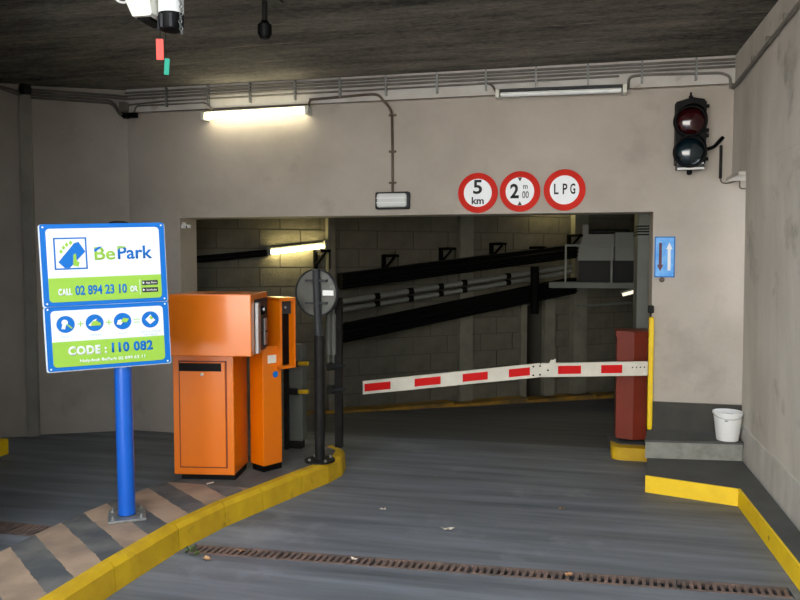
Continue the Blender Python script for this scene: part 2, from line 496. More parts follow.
struct('lane_blocker', m, 'vent', 'unseen grey panel added across the exit lane to block daylight', 'door')
m = MB(); m.box(-8.5, -8.2, -.2, 4.6, 0, CZ)
struct('wall_end', m, 'wall', 'rendered outer wall of the exit lane', 'wall')
# ---- ceiling
m = MB(); m.prism([(-8.5, -.2), (-3.12, -.2), (-3.12, 3.1), (1.6, 3.1), (1.6, WY + .3), (-8.5, WY + .3)], CZ, CZ + .4)
struct('ceiling', m, 'ceiling', 'dark board-marked concrete ceiling', 'ceiling')

# ---- unseen upper facade added to block sun, unseen house front added to bounce it
m = MB(); m.box(-12, 6, 3.1, 3.45, CZ + .4, 6)
struct('wall_above', m, 'wall', 'unseen rendered facade above the entrance, added to keep sun off the driveway', 'wall')
m = MB(); m.box(-11, 1.8, -10.3, -10, 0, 4.4)
struct('wall_bounce', m, 'band', 'unseen pale house front added across the street to bounce sunlight inside', 'wall')

# ---- inside the garage
PX, PY, DX, DY = -2.517, 7.908, .7991, .6012
def Q(s, z, off=0):     # on the slanting inner wall; off = towards the viewer
    return (PX + DX * s + off * DY, PY + DY * s - off * DX, z)
DS0, DS1, DTOP = 2.39, 2.62, 1.02      # dark doorway
m = MB()
def wseg(mb, s0, s1, z0, z1, off0, off1):
    o = Vector(Q(s0, z0, off0))
    return mb.obox(o, Vector(Q(s1, z0, off0)) - o, Vector(Q(s0, z0, off1)) - o, (0, 0, z1 - z0))
wseg(m, -2.3, DS0, -.35, 2.7, 0, -.25); wseg(m, DS1, 5.6, -.35, 2.7, 0, -.25); wseg(m, DS0, DS1, DTOP, 2.7, 0, -.25)
wseg(m, DS0 - 1.0, DS1 + 2.2, -.35, 1.6, -.9, -1.0); wseg(m, DS0 - .05, DS0, -.35, DTOP + .3, -.2, -1.0); wseg(m, DS1, DS1 + .05, -.35, DTOP + .3, -.2, -1.0); wseg(m, DS0, DS1, DTOP, DTOP + .1, -.2, -1.0); wseg(m, DS0, DS1, -.45, -.19, -.0, -1.0)
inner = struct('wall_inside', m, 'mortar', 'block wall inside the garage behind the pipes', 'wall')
BL, BH = .44, .2
bmsh = {}
def block_mesh(w):
    if w not in bmsh:
        mb = MB(); g = .006
        mb.box(g, w - g, -.012, .004, g, BH - g)
        bmsh[w] = mb.mesh('block'); bmsh[w].materials.append(M['block'])
    return bmsh[w]
ang = math.atan2(DY, DX)
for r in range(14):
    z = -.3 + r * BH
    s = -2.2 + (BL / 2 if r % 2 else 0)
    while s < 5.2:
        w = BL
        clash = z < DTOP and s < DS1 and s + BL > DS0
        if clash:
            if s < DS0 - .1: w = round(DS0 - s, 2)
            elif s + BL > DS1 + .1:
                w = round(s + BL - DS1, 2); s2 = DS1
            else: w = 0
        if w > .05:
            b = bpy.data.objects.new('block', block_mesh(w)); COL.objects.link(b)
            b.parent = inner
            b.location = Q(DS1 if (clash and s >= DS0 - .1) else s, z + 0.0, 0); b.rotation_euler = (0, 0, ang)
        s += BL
# piers, kerb
def pier(s0, s1, off, z0=-.4, z1=2.7):
    mb = MB(); wseg(mb, s0, s1, z0, z1, off, -.02)
    p_ = obj('pier', mb, 'pier', inner); return p_
pier(-.16, -.08, .10); pier(1.45, 1.62, .08); pier(2.3, 2.385, .05, -.4, 1.1); pier(3.04, 3.24, .10); pier(2.63, 2.78, .07, -.4, 1.1)
m = MB(); wseg(m, -1.9, 4.4, -.45, -.2, .2, .02)
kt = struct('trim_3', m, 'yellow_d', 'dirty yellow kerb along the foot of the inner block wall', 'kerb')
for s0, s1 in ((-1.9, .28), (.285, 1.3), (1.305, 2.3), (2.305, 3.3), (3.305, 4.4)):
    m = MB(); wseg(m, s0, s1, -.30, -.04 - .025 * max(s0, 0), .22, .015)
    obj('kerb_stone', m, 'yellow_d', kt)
m = MB(); m.box(-5, 2.4, WY + .3, 12, 2.62, 2.8)
struct('ceiling_inside', m, 'ceiling', 'concrete ceiling inside the garage', 'ceiling')
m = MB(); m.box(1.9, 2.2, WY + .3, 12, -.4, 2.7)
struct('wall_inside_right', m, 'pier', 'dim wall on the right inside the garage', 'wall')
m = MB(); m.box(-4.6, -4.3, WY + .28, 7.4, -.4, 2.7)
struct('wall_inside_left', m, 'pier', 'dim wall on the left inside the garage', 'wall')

# grey pier behind the right jamb
t = thing('grey_pier', 'grey painted pier just inside the right edge of the opening', 'pillar', (.6, 6.85, 0))
m = MB(); m.box(.490, OX1 + .2, WY + .42, WY + .8, -.03, 2.61, .01); obj('shaft', m, 'greypier', t)
for i, z in enumerate((1.775, 1.80, 1.822, 1.845)):
    m = MB(); m.box(.485, OX1 + .15, WY + .41, WY + .81, z - .006 + .02, z + .006 + .02); obj('cable_tie', m, 'cable', t)

# ================================================================== KERBS AND STEPS
# ---- left traffic island
IR = [(-2.165, 2.0), (-2.15, 2.7), (-2.135, 3.16), (-2.10, 3.70), (-2.02, 4.1), (-1.92, 4.42), (-1.80, 4.80), (-1.70, 5.08), (-1.665, 5.28), (-1.70, 5.48), (-1.82, 5.60)]
IL = [(-2.80, 2.0), (-2.785, 2.9), (-2.775, 3.38), (-2.75, 3.70), (-2.71, 3.97), (-2.64, 4.27), (-2.55, 4.50), (-2.46, 4.80), (-2.36, 5.1), (-2.22, 5.45), (-2.0, 5.60)]
def inset(pts, d):
    out = []
    for i, p_ in enumerate(pts):
        a = Vector(pts[max(i - 1, 0)]); b = Vector(pts[min(i + 1, len(pts) - 1)])
        n = (b - a).normalized(); out.append((p_[0] - n.y * d, p_[1] + n.x * d))
    return out
IRi = inset(IR, .075)
isl = thing('traffic_island', 'narrow raised island with hatched top and yellow kerb under the orange machines', 'island', (-2.3, 4, 0))
m = MB(); m.prism(IRi + list(reversed(IL)), 0, .14); obj('island_top', m, 'hatch', isl)
for i in range(len(IR) - 1):
    a, b, ai, bi = Vector(IR[i]), Vector(IR[i + 1]), Vector(IRi[i]), Vector(IRi[i + 1])
    g = .004
    e = (b - a).normalized() * g; ei = (bi - ai).normalized() * g
    m = MB()
    A0, B0, C0, D0 = a + e, b - e * .3, bi - ei * .3, ai + ei
    sl = (ai - a).normalized() * .02      # the face leans back a little and has a worn arris
    pr = [(0, 0), (0, .115), (1, .143)]
    lo = [(A0.x, A0.y, 0), (B0.x, B0.y, 0)]
    mid = [(A0.x + sl.x * .4, A0.y + sl.y * .4, .118), (B0.x + sl.x * .4, B0.y + sl.y * .4, .118)]
    hi = [(A0.x + sl.x * 1.4, A0.y + sl.y * 1.4, .143), (B0.x + sl.x * 1.4, B0.y + sl.y * 1.4, .143)]
    inn = [(D0.x, D0.y, .143), (C0.x, C0.y, .143)]
    inl = [(D0.x, D0.y, 0), (C0.x, C0.y, 0)]
    loop = [lo, mid, hi, inn, inl]
    for p_, q in zip(loop, loop[1:] + [lo]):
        m.face([p_[0], p_[1], q[1], q[0]])
    m.face([l[0] for l in loop]); m.face([l[1] for l in loop])
    bmesh.ops.remove_doubles(m.bm, verts=m.bm.verts, dist=1e-5)
    obj('kerb_stone', m, 'yellow', isl)
# ---- right platform and steps
st = thing('entrance_steps', 'stepped concrete kerb platform with yellow front edge at the right wall', 'steps', (.9, 5.8, 0))
LOW = [(.473, 5.37), (1.03, 5.19), (1.06, 4.0), (1.10, 2.0), (1.13, -.2), (1.2, -.2), (1.2, 6.16), (1.30, 6.16), (1.30, WY), (.56, WY)]
LOWi = [(.483, 5.385), (1.045, 5.20), (1.075, 4.0), (1.115, 2.0), (1.145, -.2), (1.2, -.2), (1.2, 6.16), (1.30, 6.16), (1.30, WY), (.56, WY)]
m = MB(); m.prism(LOWi, 0, .112); obj('lower_step', m, 'step', st)
for i in range(4):
    a, b, bi, ai = LOW[i], LOW[i + 1], LOWi[i + 1], LOWi[i]
    m = MB(); m.prism([a, b, bi, ai], 0, .114); obj('painted_edge', m, 'yellow_b', st)
m = MB(); m.prism([(.512, 5.86), (1.2, 5.93), (1.2, 6.16), (1.30, 6.16), (1.30, WY), (.56, WY)], .112, .235); obj('riser', m, 'riser', st)
m = MB(); m.prism([(.507, 5.85), (1.2, 5.92), (1.2, 6.16), (1.30, 6.16), (1.30, WY), (.56, WY)], .235, .25); obj('upper_step', m, 'step', st)
# ---- small island under the barrier
ti = thing('barrier_island', 'small raised kerb under the red barrier cabinet', 'island', (.43, 6.5, 0))
m = MB(); m.prism([(.36, 6.30), (.57, 6.30), (.57, 6.66), (.33, 6.66), (.27, 6.6), (.29, 6.4)], -.03, .105); obj('island_top', m, 'step', ti)
m = MB(); m.prism(arc(.36, 6.26, .075, 180, 270, 6) + [(.57, 6.185), (.57, 6.31), (.36, 6.31), (.285, 6.41)], -.0, .10); obj('kerb_stone', m, 'yellow', ti)
# ---- yellow kerb end at far left
t = thing('kerb_block', 'yellow painted kerb end beside the left wall', 'kerb', (-4.8, 5.25, 0))
m = MB(); m.box(-5.4, -4.50, 5.05, 5.25, 0, .13, .012); obj('kerb_body', m, 'yellow_b', t)

# ---- drains
def drain(name, label, x0, x1, f, hw, n):
    t = thing(name, label, 'drain', ((x0 + x1) / 2, f((x0 + x1) / 2), 0), group='floor drains across the lanes')
    L_ = (x1 - x0) / n
    for i in range(n):
        a, b = x0 + i * L_ + .004, x0 + (i + 1) * L_ - .004
        m = MB()
        d = Vector((b - a, f(b) - f(a), 0)); u = d.normalized(); v = Vector((-u.y, u.x, 0))
        o = Vector((a, f(a), 0))
        for s in (-1, 1):
            m.obox(o + v * (s * hw - (.014 if s > 0 else 0)) + Vector((0, 0, -.02)), d, v * .014, (0, 0, .022))
        k = int(d.length / .034)
        for j in range(k):
            c = o + u * ((j + .5) * d.length / k)
            m.obox(c - v * (hw - .012) - u * .012 + Vector((0, 0, -.02)), u * .018, v * (2 * hw - .024) + u * .012, (0, 0, .021))
        g = obj('grate', m, 'rust', t)
        m = MB(); m.obox(o - v * hw * .9 + Vector((0, 0, -.115)), d, v * hw * 1.8, (0, 0, .03)); obj('silt', m, 'trench', t)
    return t
drain('floor_drain', 'rusty slotted drain grate running across the entry lane', -2.05, 1.015, yc, .058, 6)
drain('floor_drain', 'dark drain grate at the left edge behind the hatched island', -4.7, -2.74, lambda x: 3.79, .085, 4)

# ================================================================== SIGNS ON THE BLUE POST
SR = thing('parking_sign', 'blue, white and green parking operator sign on a blue post', 'sign', (-2.457, 3.758, .14))
m = MB(); m.cyl((-2.457, 3.758, .16), (-2.468, 3.752, 1.785), .047, 24); po = obj('post', m, 'blue', SR, smooth=True)
m = MB(); m.lathe([(.05, 0), (.05, .012), (.03, .018)], (-2.468, 3.752, 1.785)); obj('post_cap', m, 'black', SR)
m = MB(); c, s = math.cos(R(34)), math.sin(R(34))
m.obox((-2.457 - .10 * c + .10 * s, 3.758 - .10 * s - .10 * c, .141), (.2 * c, .2 * s, 0), (-.2 * s, .2 * c, 0), (0, 0, .014), .003); bp = obj('base_plate', m, 'galv', SR)
for i, j in ((-1, -1), (1, -1), (-1, 1), (1, 1)):
    m = MB(); x, y = -2.457 + .075 * (i * c - j * s), 3.758 + .075 * (i * s + j * c)
    m.lathe([(.012, 0), (.012, .010), (.006, .011), (.006, .022)], (x, y, .155), n=8); obj('bolt', m, 'galv', bp)
# local frame of the panels: x right, y away from the viewer, z up
PW = .628
panel_mat = Matrix.Translation((-2.457 + .062 * s, 3.758 - .062 * c, 0)) @ Matrix.Rotation(R(34), 4, 'Z') @ Matrix.Translation((-.080, 0, 1.387)) @ Matrix.Rotation(R(1.9), 4, 'Y').inverted()
def pobj(name, mb, m, parent):
    me = mb.mesh(name) if isinstance(mb, MB) else mb
    me.transform(panel_mat)
    o = bpy.data.objects.new(name, me); me.materials.clear(); me.materials.append(M[m]); COL.objects.link(o)
    o.parent = parent; o.matrix_parent_inverse = root_matrix(parent).inverted()
    return o
def flat(poly, y=-.0, d=.0012):
    return MB().prism_y(poly, y - d, y)
XL, XR = -PW / 2, PW / 2
def X(a): return XL + a * PW
def panel(z0, z1, label):
    b = pobj('sign_panel', MB().prism_y(rrect(XL, XR, z0, z1, .012), 0, .012), 'sblue', SR)
    b['label'] = label
    pobj('rim', MB().prism_y(rrect(XL - .008, XR + .004, z0 - .006, z1 - .002, .014), .010, .026), 'swhite', b)
    return b
UZ0, UZ1, LZ0, LZ1 = -.037, .400, -.385, -.040
up = panel(UZ0, UZ1, 'upper sign panel with logo and phone number')
def ZU(b): return UZ1 - b * (UZ1 - UZ0)
def ZL(b): return LZ1 - b * (LZ1 - LZ0)
pobj('white_field', flat(rrect(X(.045), X(.955), ZU(.95), ZU(.055), .02)), 'swhite', up)
gpoly = arc(X(.955) - .02, ZU(.95) + .02, .02, -90, 0, 4) + [(X(.955), ZU(.655)), (X(.045), ZU(.655))] + arc(X(.045) + .02, ZU(.95) + .02, .02, 180, 270, 4)
pobj('green_band', flat(gpoly, -.0013), 'sgreen', up)
# logo: blue square outline with a phone in a green hand
q = .008
lx0, lx1, lz0, lz1 = X(.10), X(.36), ZU(.555), ZU(.165)
fr = MB()
for a in ((lx0, lx1, lz0, lz0 + q), (lx0, lx1, lz1 - q, lz1), (lx0, lx0 + q, lz0, lz1), (lx1 - q, lx1, lz0, lz1)):
    fr.prism_y([(a[0], a[2]), (a[1], a[2]), (a[1], a[3]), (a[0], a[3])], -.0026, -.0013)
pobj('logo_frame', fr, 'sblue', up)
lc, lh = (lx0 + lx1) / 2, (lz0 + lz1) / 2
lw_ = lx1 - lx0
def L2(u, v): return (lx0 + u * lw_, lz0 + v * (lz1 - lz0))
pobj('logo_phone', flat([L2(.12, .24), L2(.30, .05), L2(.46, .05), L2(.95, .55), L2(.76, .86), L2(.62, .82)], -.0013), 'sblue', up)
for u, v in ((.16, .56), (.24, .68), (.34, .77), (.46, .83)):
    pobj('logo_finger', flat([L2(u, v), L2(u + .06, v - .07), L2(u + .12, v + .01), L2(u + .05, v + .09)], -.0013), 'sgreen', up)
pobj('logo_thumb', flat([L2(.56, .12), L2(.72, .08), L2(.76, .22), L2(.68, .26), L2(.66, .5), L2(.58, .46)], -.0029), 'sgreen', up)
sc = MB(); sc.prism_y([L2(.60, .76), L2(.66, .68), L2(.80, .76), L2(.75, .82)], -.0039, -.0026)
pobj('logo_screen', sc, 'sblue', up)
pobj('lettering', text_mesh('Be', X(.418), X(.585), ZU(.45), ZU(.29), -.0013, .02), 'sgreen', up)
pobj('lettering', text_mesh('Park', X(.605), X(.892), ZU(.45), ZU(.285), -.0013, .02), 'sblue', up)
ac = MB(); ac.prism_y([(X(.418), ZU(.355)), (X(.418), ZU(.315)), (X(.455), ZU(.285)), (X(.485), ZU(.285))], -.0036, -.0022)
pobj('lettering_accent', ac, 'sblue', up)
ac = MB(); ac.prism_y([(X(.604), ZU(.335)), (X(.604), ZU(.288)), (X(.672), ZU(.288)), (X(.664), ZU(.305)), (X(.625), ZU(.308))], -.0036, -.0022)
pobj('lettering_accent', ac, 'sgreen', up)
pobj('lettering', text_mesh('CALL', X(.115), X(.225), ZU(.87), ZU(.785), -.0026, .05), 'swhite', up)
pobj('lettering', text_mesh('02 894 23 10', X(.25), X(.665), ZU(.875), ZU(.755), -.0026, .03), 'sblue', up)
pobj('lettering', text_mesh('OR', X(.692), X(.755), ZU(.865), ZU(.785), -.0026, .05), 'swhite', up)
pobj('divider', flat([(X(.772), ZU(.90)), (X(.776), ZU(.90)), (X(.776), ZU(.71)), (X(.772), ZU(.71))], -.0026), 'swhite', up)
for b0, b1, s_ in ((.725, .785, 'App Store'), (.815, .875, 'Google play')):
    bd = pobj('store_badge', flat(rrect(X(.79), X(.925), ZU(b1), ZU(b0), .004), -.0026), 'sdark', up)
    pobj('lettering', text_mesh(s_, X(.825), X(.915), ZU(b1 - .012), ZU(b0 + .018), -.0039, .02), 'swhite', up)
    pobj('badge_icon', flat([(X(.798), ZU(b1 - .015)), (X(.816), ZU((b0 + b1) / 2)), (X(.798), ZU(b0 + .012))], -.0039), 'swhite', up)
dn = panel(LZ0, LZ1, 'lower sign panel with code and round icons')
pobj('white_field', flat(rrect(X(.045), X(.955), ZL(.94), ZL(.06), .02)), 'swhite', dn)
gpoly = arc(X(.955) - .02, ZL(.94) + .02, .02, -90, 0, 4) + [(X(.955), ZL(.545)), (X(.045), ZL(.545))] + arc(X(.045) + .02, ZL(.94) + .02, .02, 180, 270, 4)
pobj('green_band', flat(gpoly, -.0013), 'sgreen', dn)
for i, (a, lab) in enumerate(((.158, 'FIND'), (.388, 'OPEN'), (.615, 'PAY'), (.845, 'WITH YOUR'))):
    cx, cz, r_ = X(a), ZL(.275), .0455
    ic = pobj('icon_disc', flat(arc(cx, cz, r_, 0, 345, 23), -.0013), 'sblue', dn)
    g = MB(); w = MB()
    if i == 0:      # hand with magnifier
        w.prism_y(arc(cx - .004, cz + .010, .016, 0, 340, 16), -.0038, -.0026); w.prism_y([(cx - .022, cz - .024), (cx - .004, cz - .026), (cx + .002, cz), (cx - .014, cz + .006)], -.0038, -.0026)
        g.prism_y([(cx + .002, cz + .002), (cx + .006, cz + .004), (cx + .034, cz - .02), (cx + .028, cz - .026)], -.005, -.0039)
    elif i == 1:    # open barrier and car
        w.prism_y([(cx - .032, cz - .012), (cx - .018, cz - .018), (cx + .014, cz + .022), (cx - .006, cz + .014)], -.0038, -.0026)
        g.prism_y([(cx - .020, cz - .016), (cx + .030, cz - .016), (cx + .032, cz - .002), (cx + .020, cz + .002), (cx + .012, cz + .012), (cx - .006, cz + .010), (cx - .016, cz)], -.005, -.0039)
    elif i == 2:    # hand with note
        w.prism_y([(cx - .030, cz - .016), (cx - .010, cz - .020), (cx + .004, cz - .002), (cx - .008, cz + .010), (cx - .024, cz + .006)], -.0038, -.0026)
        g.prism_y([(cx - .010, cz - .004), (cx + .020, cz - .008), (cx + .034, cz + .012), (cx + .004, cz + .018)], -.005, -.0039)
    else:           # phone
        w.prism_y([(cx - .026, cz + .002), (cx - .002, cz - .026), (cx + .026, cz - .004), (cx + .012, cz + .012), (cx + .002, cz + .028)], -.0038, -.0026)
        g.prism_y([(cx - .006, cz + .010), (cx + .008, cz - .002), (cx + .016, cz + .008), (cx + .004, cz + .022)], -.005, -.0039)
    pobj('icon_white', w, 'swhite', dn); pobj('icon_green', g, 'sgreen', dn)
    wd = .028 * len(lab) / 4 if i < 3 else .055
    pobj('lettering', text_mesh(lab, cx - wd, cx + wd, ZL(.485), ZL(.453), -.0013), 'pale', dn)
pobj('lettering', text_mesh('MOBILE', X(.845) - .035, X(.845) + .035, ZL(.532), ZL(.50), -.0013), 'pale', dn)
for a, s_ in ((.275, '+'), (.503, '+'), (.732, '=')):
    if s_ == '+':
        pobj('lettering', text_mesh('+', X(a) - .015, X(a) + .015, ZL(.325), ZL(.235), -.0013), 'sgreen', dn)
    else:
        e = MB()
        for dz in (-.010, .006):
            e.prism_y([(X(a) - .016, ZL(.28) + dz), (X(a) + .016, ZL(.28) + dz), (X(a) + .016, ZL(.28) + dz + .004), (X(a) - .016, ZL(.28) + dz + .004)], -.0026, -.0013)
        pobj('lettering', e, 'sgreen', dn)
pobj('lettering', text_mesh('CODE :', X(.165), X(.475), ZL(.77), ZL(.625), -.0026, .05, spacing=1.1), 'swhite', dn)
pobj('lettering', text_mesh('110 082', X(.515), X(.855), ZL(.765), ZL(.605), -.0026, .045, spacing=1.1), 'sblue', dn)
pobj('lettering', text_mesh('Helpdesk BePark 02 899 63 11', X(.255), X(.785), ZL(.90), ZL(.835), -.0026, .025), 'swhite', dn)
for pn, ZZ in ((up, ZU), (dn, ZL)):
    for a in (.025, .975):
        for b in (.035, .965):
            pobj('screw', flat(arc(X(a), ZZ(b), .005, 0, 315, 7), -.0005, .002), 'swhite', pn)
cl = MB(); cl.obox((-2.457 - .05, 3.758 - .03, 1.55), (.1, 0, 0), (0, .09, 0), (0, 0, .03)); cl.obox((-2.457 - .05, 3.758 - .03, 1.12), (.1, 0, 0), (0, .09, 0), (0, 0, .03))
obj('clamp', cl, 'galv', SR)

# ================================================================== ORANGE TICKET MACHINES
T = thing('ticket_machine', 'large orange ticket machine with overhanging head beside the blue sign', 'machine', (-2.35, 4.65, .14))
m = MB(); m.box(-2.59, -2.185, 4.50, 4.83, .18, .98, .006); body = obj('body', m, 'orange', T)
m = MB(); m.box(-2.55, -2.19, 4.53, 4.80, .141, .185); obj('plinth', m, 'black', T)
m = MB(); m.box(-2.54, -2.238, 4.4885, 4.502, .235, .925, .003); door = obj('door', m, 'orange', T)
m = MB()
for a in ((-2.548, -2.540, .227, .933), (-2.238, -2.230, .227, .933)):
    m.box(a[0], a[1], 4.496, 4.502, a[2], a[3])
m.box(-2.548, -2.23, 4.496, 4.502, .227, .235); m.box(-2.548, -2.23, 4.496, 4.502, .925, .933); obj('door_gap', m, 'dark_orange', T)
m = MB(); m.box(-2.543, -2.262, 4.484, 4.495, .865, .918, .003); obj('letter_slot', m, 'black', door)
m = MB(); m.lathe([(.011, 0), (.011, .008), (.006, .009)], (-2.39, 4.489, .845), (0, -1, 0), 12); obj('lock', m, 'steel', door)
m = MB(); m.box(-2.56, -2.03, 4.37, 4.79, .978, 1.372, .006); head = obj('head', m, 'orange', T)
m = MB(); m.box(-2.032, -2.026, 4.451, 4.772, .99, 1.335, .002); face = obj('control_panel', m, 'darkgrey', head)
m = MB(); m.box(-2.032, -2.005, 4.456, 4.519, .985, 1.315, .006); obj('steel_edge', m, 'steel', head)
m = MB(); m.lathe([(.03, 0), (.03, .015), (.022, .025), (.022, .03)], (-2.026, 4.617, 1.255), (1, 0, 0), 16); obj('speaker_button', m, 'black', head, smooth=True)
m = MB(); m.lathe([(.014, 0), (.012, .01), (0, .014)], (-2.005, 4.583, 1.265), (1, 0, 0), 12); obj('button', m, 'steel', head, smooth=True)
m = MB(); m.box(-2.026, -2.014, 4.657, 4.726, 1.02, 1.20, .004); sl = obj('card_reader', m, 'steel', head)
m = MB(); m.box(-2.015, -2.010, 4.667, 4.717, 1.105, 1.115); obj('slot', m, 'black', head)
m = MB(); m.box(-2.026, -2.018, 4.566, 4.634, 1.105, 1.112); obj('slot', m, 'black', head)

T.rotation_euler = (0, 0, R(9))
# second machine: narrower, turned to the lane (front normal (.87,-.5))
c2, s2 = math.cos(R(60)), math.sin(R(60))
T = thing('ticket_machine', 'narrow orange machine with dark screen recess behind the large one', 'machine', (-2.15, 4.90, .14), (0, 0, R(60)))
# local: x along the front (to the right-rear), y away from the front
fx = Vector((-2.063, 4.735, 0)) - Vector((-2.15, 4.90, 0))
rm = Matrix.Rotation(R(-60), 3, 'Z')
f0 = rm @ fx + Vector((.035, .0, 0))        # local position of the front lower-left corner
m = MB(); m.box(f0.x - .02, f0.x + .14, f0.y, f0.y + .15, .045, .86, .005); obj('body', m, 'orange', T, True)
m = MB(); m.box(f0.x - .01, f0.x + .145, f0.y + .015, f0.y + .14, .001, .046); obj('plinth', m, 'black', T, True)
m = MB(); m.box(f0.x + .022, f0.x + .092, f0.y - .003, f0.y, .745, .80); obj('label_plate', m, 'cream', T, True)
m = MB(); m.lathe([(.022, 0), (.022, .003)], (f0.x + .085, f0.y, .665), (0, -1, 0), 16); obj('sticker', m, 'sblue', T, True)
m = MB(); hx0, hx1, hy = f0.x + .10, f0.x + .238, f0.y - .0
hd = MB(); fw = .020
for a in ((hx0, hx0 + fw, .70, 1.19), (hx1 - fw * .8, hx1, .70, 1.19), (hx0, hx1, 1.165, 1.19), (hx0, hx1, .70, .72)):
    hd.box(a[0], a[1], hy - .035, hy + .20, a[2], a[3])
h2 = obj('head_frame', hd, 'orange', T, True)
m = MB(); m.box(hx0 + fw, hx1 - fw * .8, hy + .02, hy + .19, .72, 1.165); obj('screen', m, 'black', T, True)
m = MB(); m.box(hx0 + fw, hx1 - fw * .8, hy - .005, hy + .03, 1.075, 1.165); hb = obj('reader_hood', m, 'darkgrey', T, True)
m = MB(); m.lathe([(.009, 0), (.009, .006)], (hx0 + .07, hy - .005, 1.12), (0, -1, 0), 10); obj('lock', m, 'steel', T, True)

# grey barrier housing with yellow pegs, and thin black post
T = thing('barrier_housing', 'grey housing with two yellow pegs behind the narrow orange machine', 'housing', (-2.09, 5.46, .14))
m = MB(); m.box(-2.155, -2.025, 5.42, 5.52, .20, .945, .006); obj('body', m, 'greypier', T)
m = MB(); m.box(-2.16, -2.13, 5.38, 5.42, .14, 1.0); obj('support_post', m, 'blackmet', T)
m = MB(); m.box(-2.14, -2.04, 5.43, 5.51, .14, .2); obj('foot', m, 'blackmet', T)
for z in (.80, .585):
    m = MB(); m.cyl((-2.06, 5.41, z), (-1.97, 5.40, z + .004), .017, 12); pg = obj('peg', m, 'yellow', T, smooth=True)
    m = MB(); m.box(-2.13, -2.05, 5.385, 5.425, z - .022, z + .022); obj('peg_clamp', m, 'blackmet', T)

# round sign seen from behind on a black post
T = thing('round_sign', 'round weathered sign seen from behind on a black post', 'sign', (-1.786, 5.131, .14))
m = MB(); m.cyl((-1.786, 5.131, .15), (-1.786, 5.131, 1.05), .037, 20); obj('post_sleeve', m, 'blackmet', T, smooth=True)
m = MB(); m.cyl((-1.79, 5.125, 1.03), (-1.80, 5.11, 1.52), .027, 16); obj('post', m, 'darkgrey', T, smooth=True)
m = MB(); m.lathe([(.11, 0), (.11, .012)], (-1.786, 5.131, .141), n=20); bp = obj('base_plate', m, 'blackmet', T)
for k in range(4):
    a = R(45 + 90 * k)
    m = MB(); m.lathe([(.010, 0), (.010, .014)], (-1.786 + .085 * math.cos(a), 5.131 + .085 * math.sin(a), .153), n=8); obj('bolt', m, 'galv', bp)
m = MB(); m.lathe([(0, -.002), (.155, 0), (.168, .004), (.168, .018), (.163, .018)], (-1.812, 5.148, 1.352), (.18, 1, 0), 40); dsc = obj('disc', m, 'disc_back', T, smooth=True)
m = MB(); m.lathe([(.162, -.010), (.171, -.010), (.171, .02), (.162, .02), (.162, -.010)], (-1.812, 5.148, 1.352), (.18, 1, 0), 40, False); obj('rim', m, 'darkgrey', dsc, smooth=True)
m = MB(); m.box(-1.75, -1.67, 5.105, 5.113, 1.335, 1.372); obj('label_sticker', m, 'white', dsc)
for z in (1.28, 1.44):
    m = MB(); m.box(-1.88, -1.72, 5.10, 5.128, z - .008, z + .008); obj('clamp_bar', m, 'darkgrey', dsc)
m = MB()
# hydraulic rods and black post behind
T = thing('gas_struts', 'pair of grey struts hanging on a black post behind the round sign', 'strut', (-1.77, 5.54, .14))
m = MB(); m.box(-1.80, -1.745, 5.52, 5.565, .141, 1.30); obj('post', m, 'blackmet', T)
for x in (-1.842, -1.805):
    m = MB(); m.lathe([(.009, 0), (.009, .06), (.021, .065), (.021, .37), (.012, .38), (.012, .42)], (x, 5.51, .80), n=14); obj('strut', m, 'vent', T, smooth=True)
m = MB(); m.box(-1.87, -1.76, 5.49, 5.56, 1.21, 1.235); obj('bracket', m, 'blackmet', T)
for z in (.74, .56):
    m = MB(); m.box(-1.86, -1.80, 5.49, 5.56, z, z + .06, .01); lk = obj('linkage', m, 'blackmet', T)
    m = MB(); m.cyl((-1.80, 5.50, z + .03), (-1.70, 5.45, z + .05), .014, 10); obj('linkage_arm', m, 'darkgrey', lk)

# ================================================================== BARRIER
T = thing('barrier_cabinet', 'dull red barrier cabinet at the right end of the boom', 'cabinet', (.45, 6.5, .10))
m = MB(); m.prism([(.325, 6.40), (.455, 6.345), (.562, 6.39), (.562, 6.64), (.325, 6.64)], .13, .96); obj('body', m, 'dark_orange', T)
m = MB(); m.prism([(.315, 6.39), (.455, 6.33), (.568, 6.38), (.568, 6.65), (.315, 6.65)], .96, 1.01); obj('cap', m, 'dark_orange', T)
m = MB(); m.box(.35, .55, 6.41, 6.62, .105, .13); obj('plinth', m, 'black', T)
T = thing('barrier_boom', 'white barrier boom with red stripes across the entry lane', 'barrier', (.45, 6.3, .72))
BY0, BY1 = 6.27, 6.305
def bz(x): return .474 + (x + 1.829) / (1.536) * .209 if x < -.293 else .683 + (x + .293) / .866 * .045
def seg(mb, x0, x1, y0, y1, h0, h1):
    a0, a1 = bz(x0), bz(x1)
    mb.prism_y([(x0, a0 + h0), (x1, a1 + h0), (x1, a1 + h1), (x0, a0 + h1)], y0, y1)
    return mb
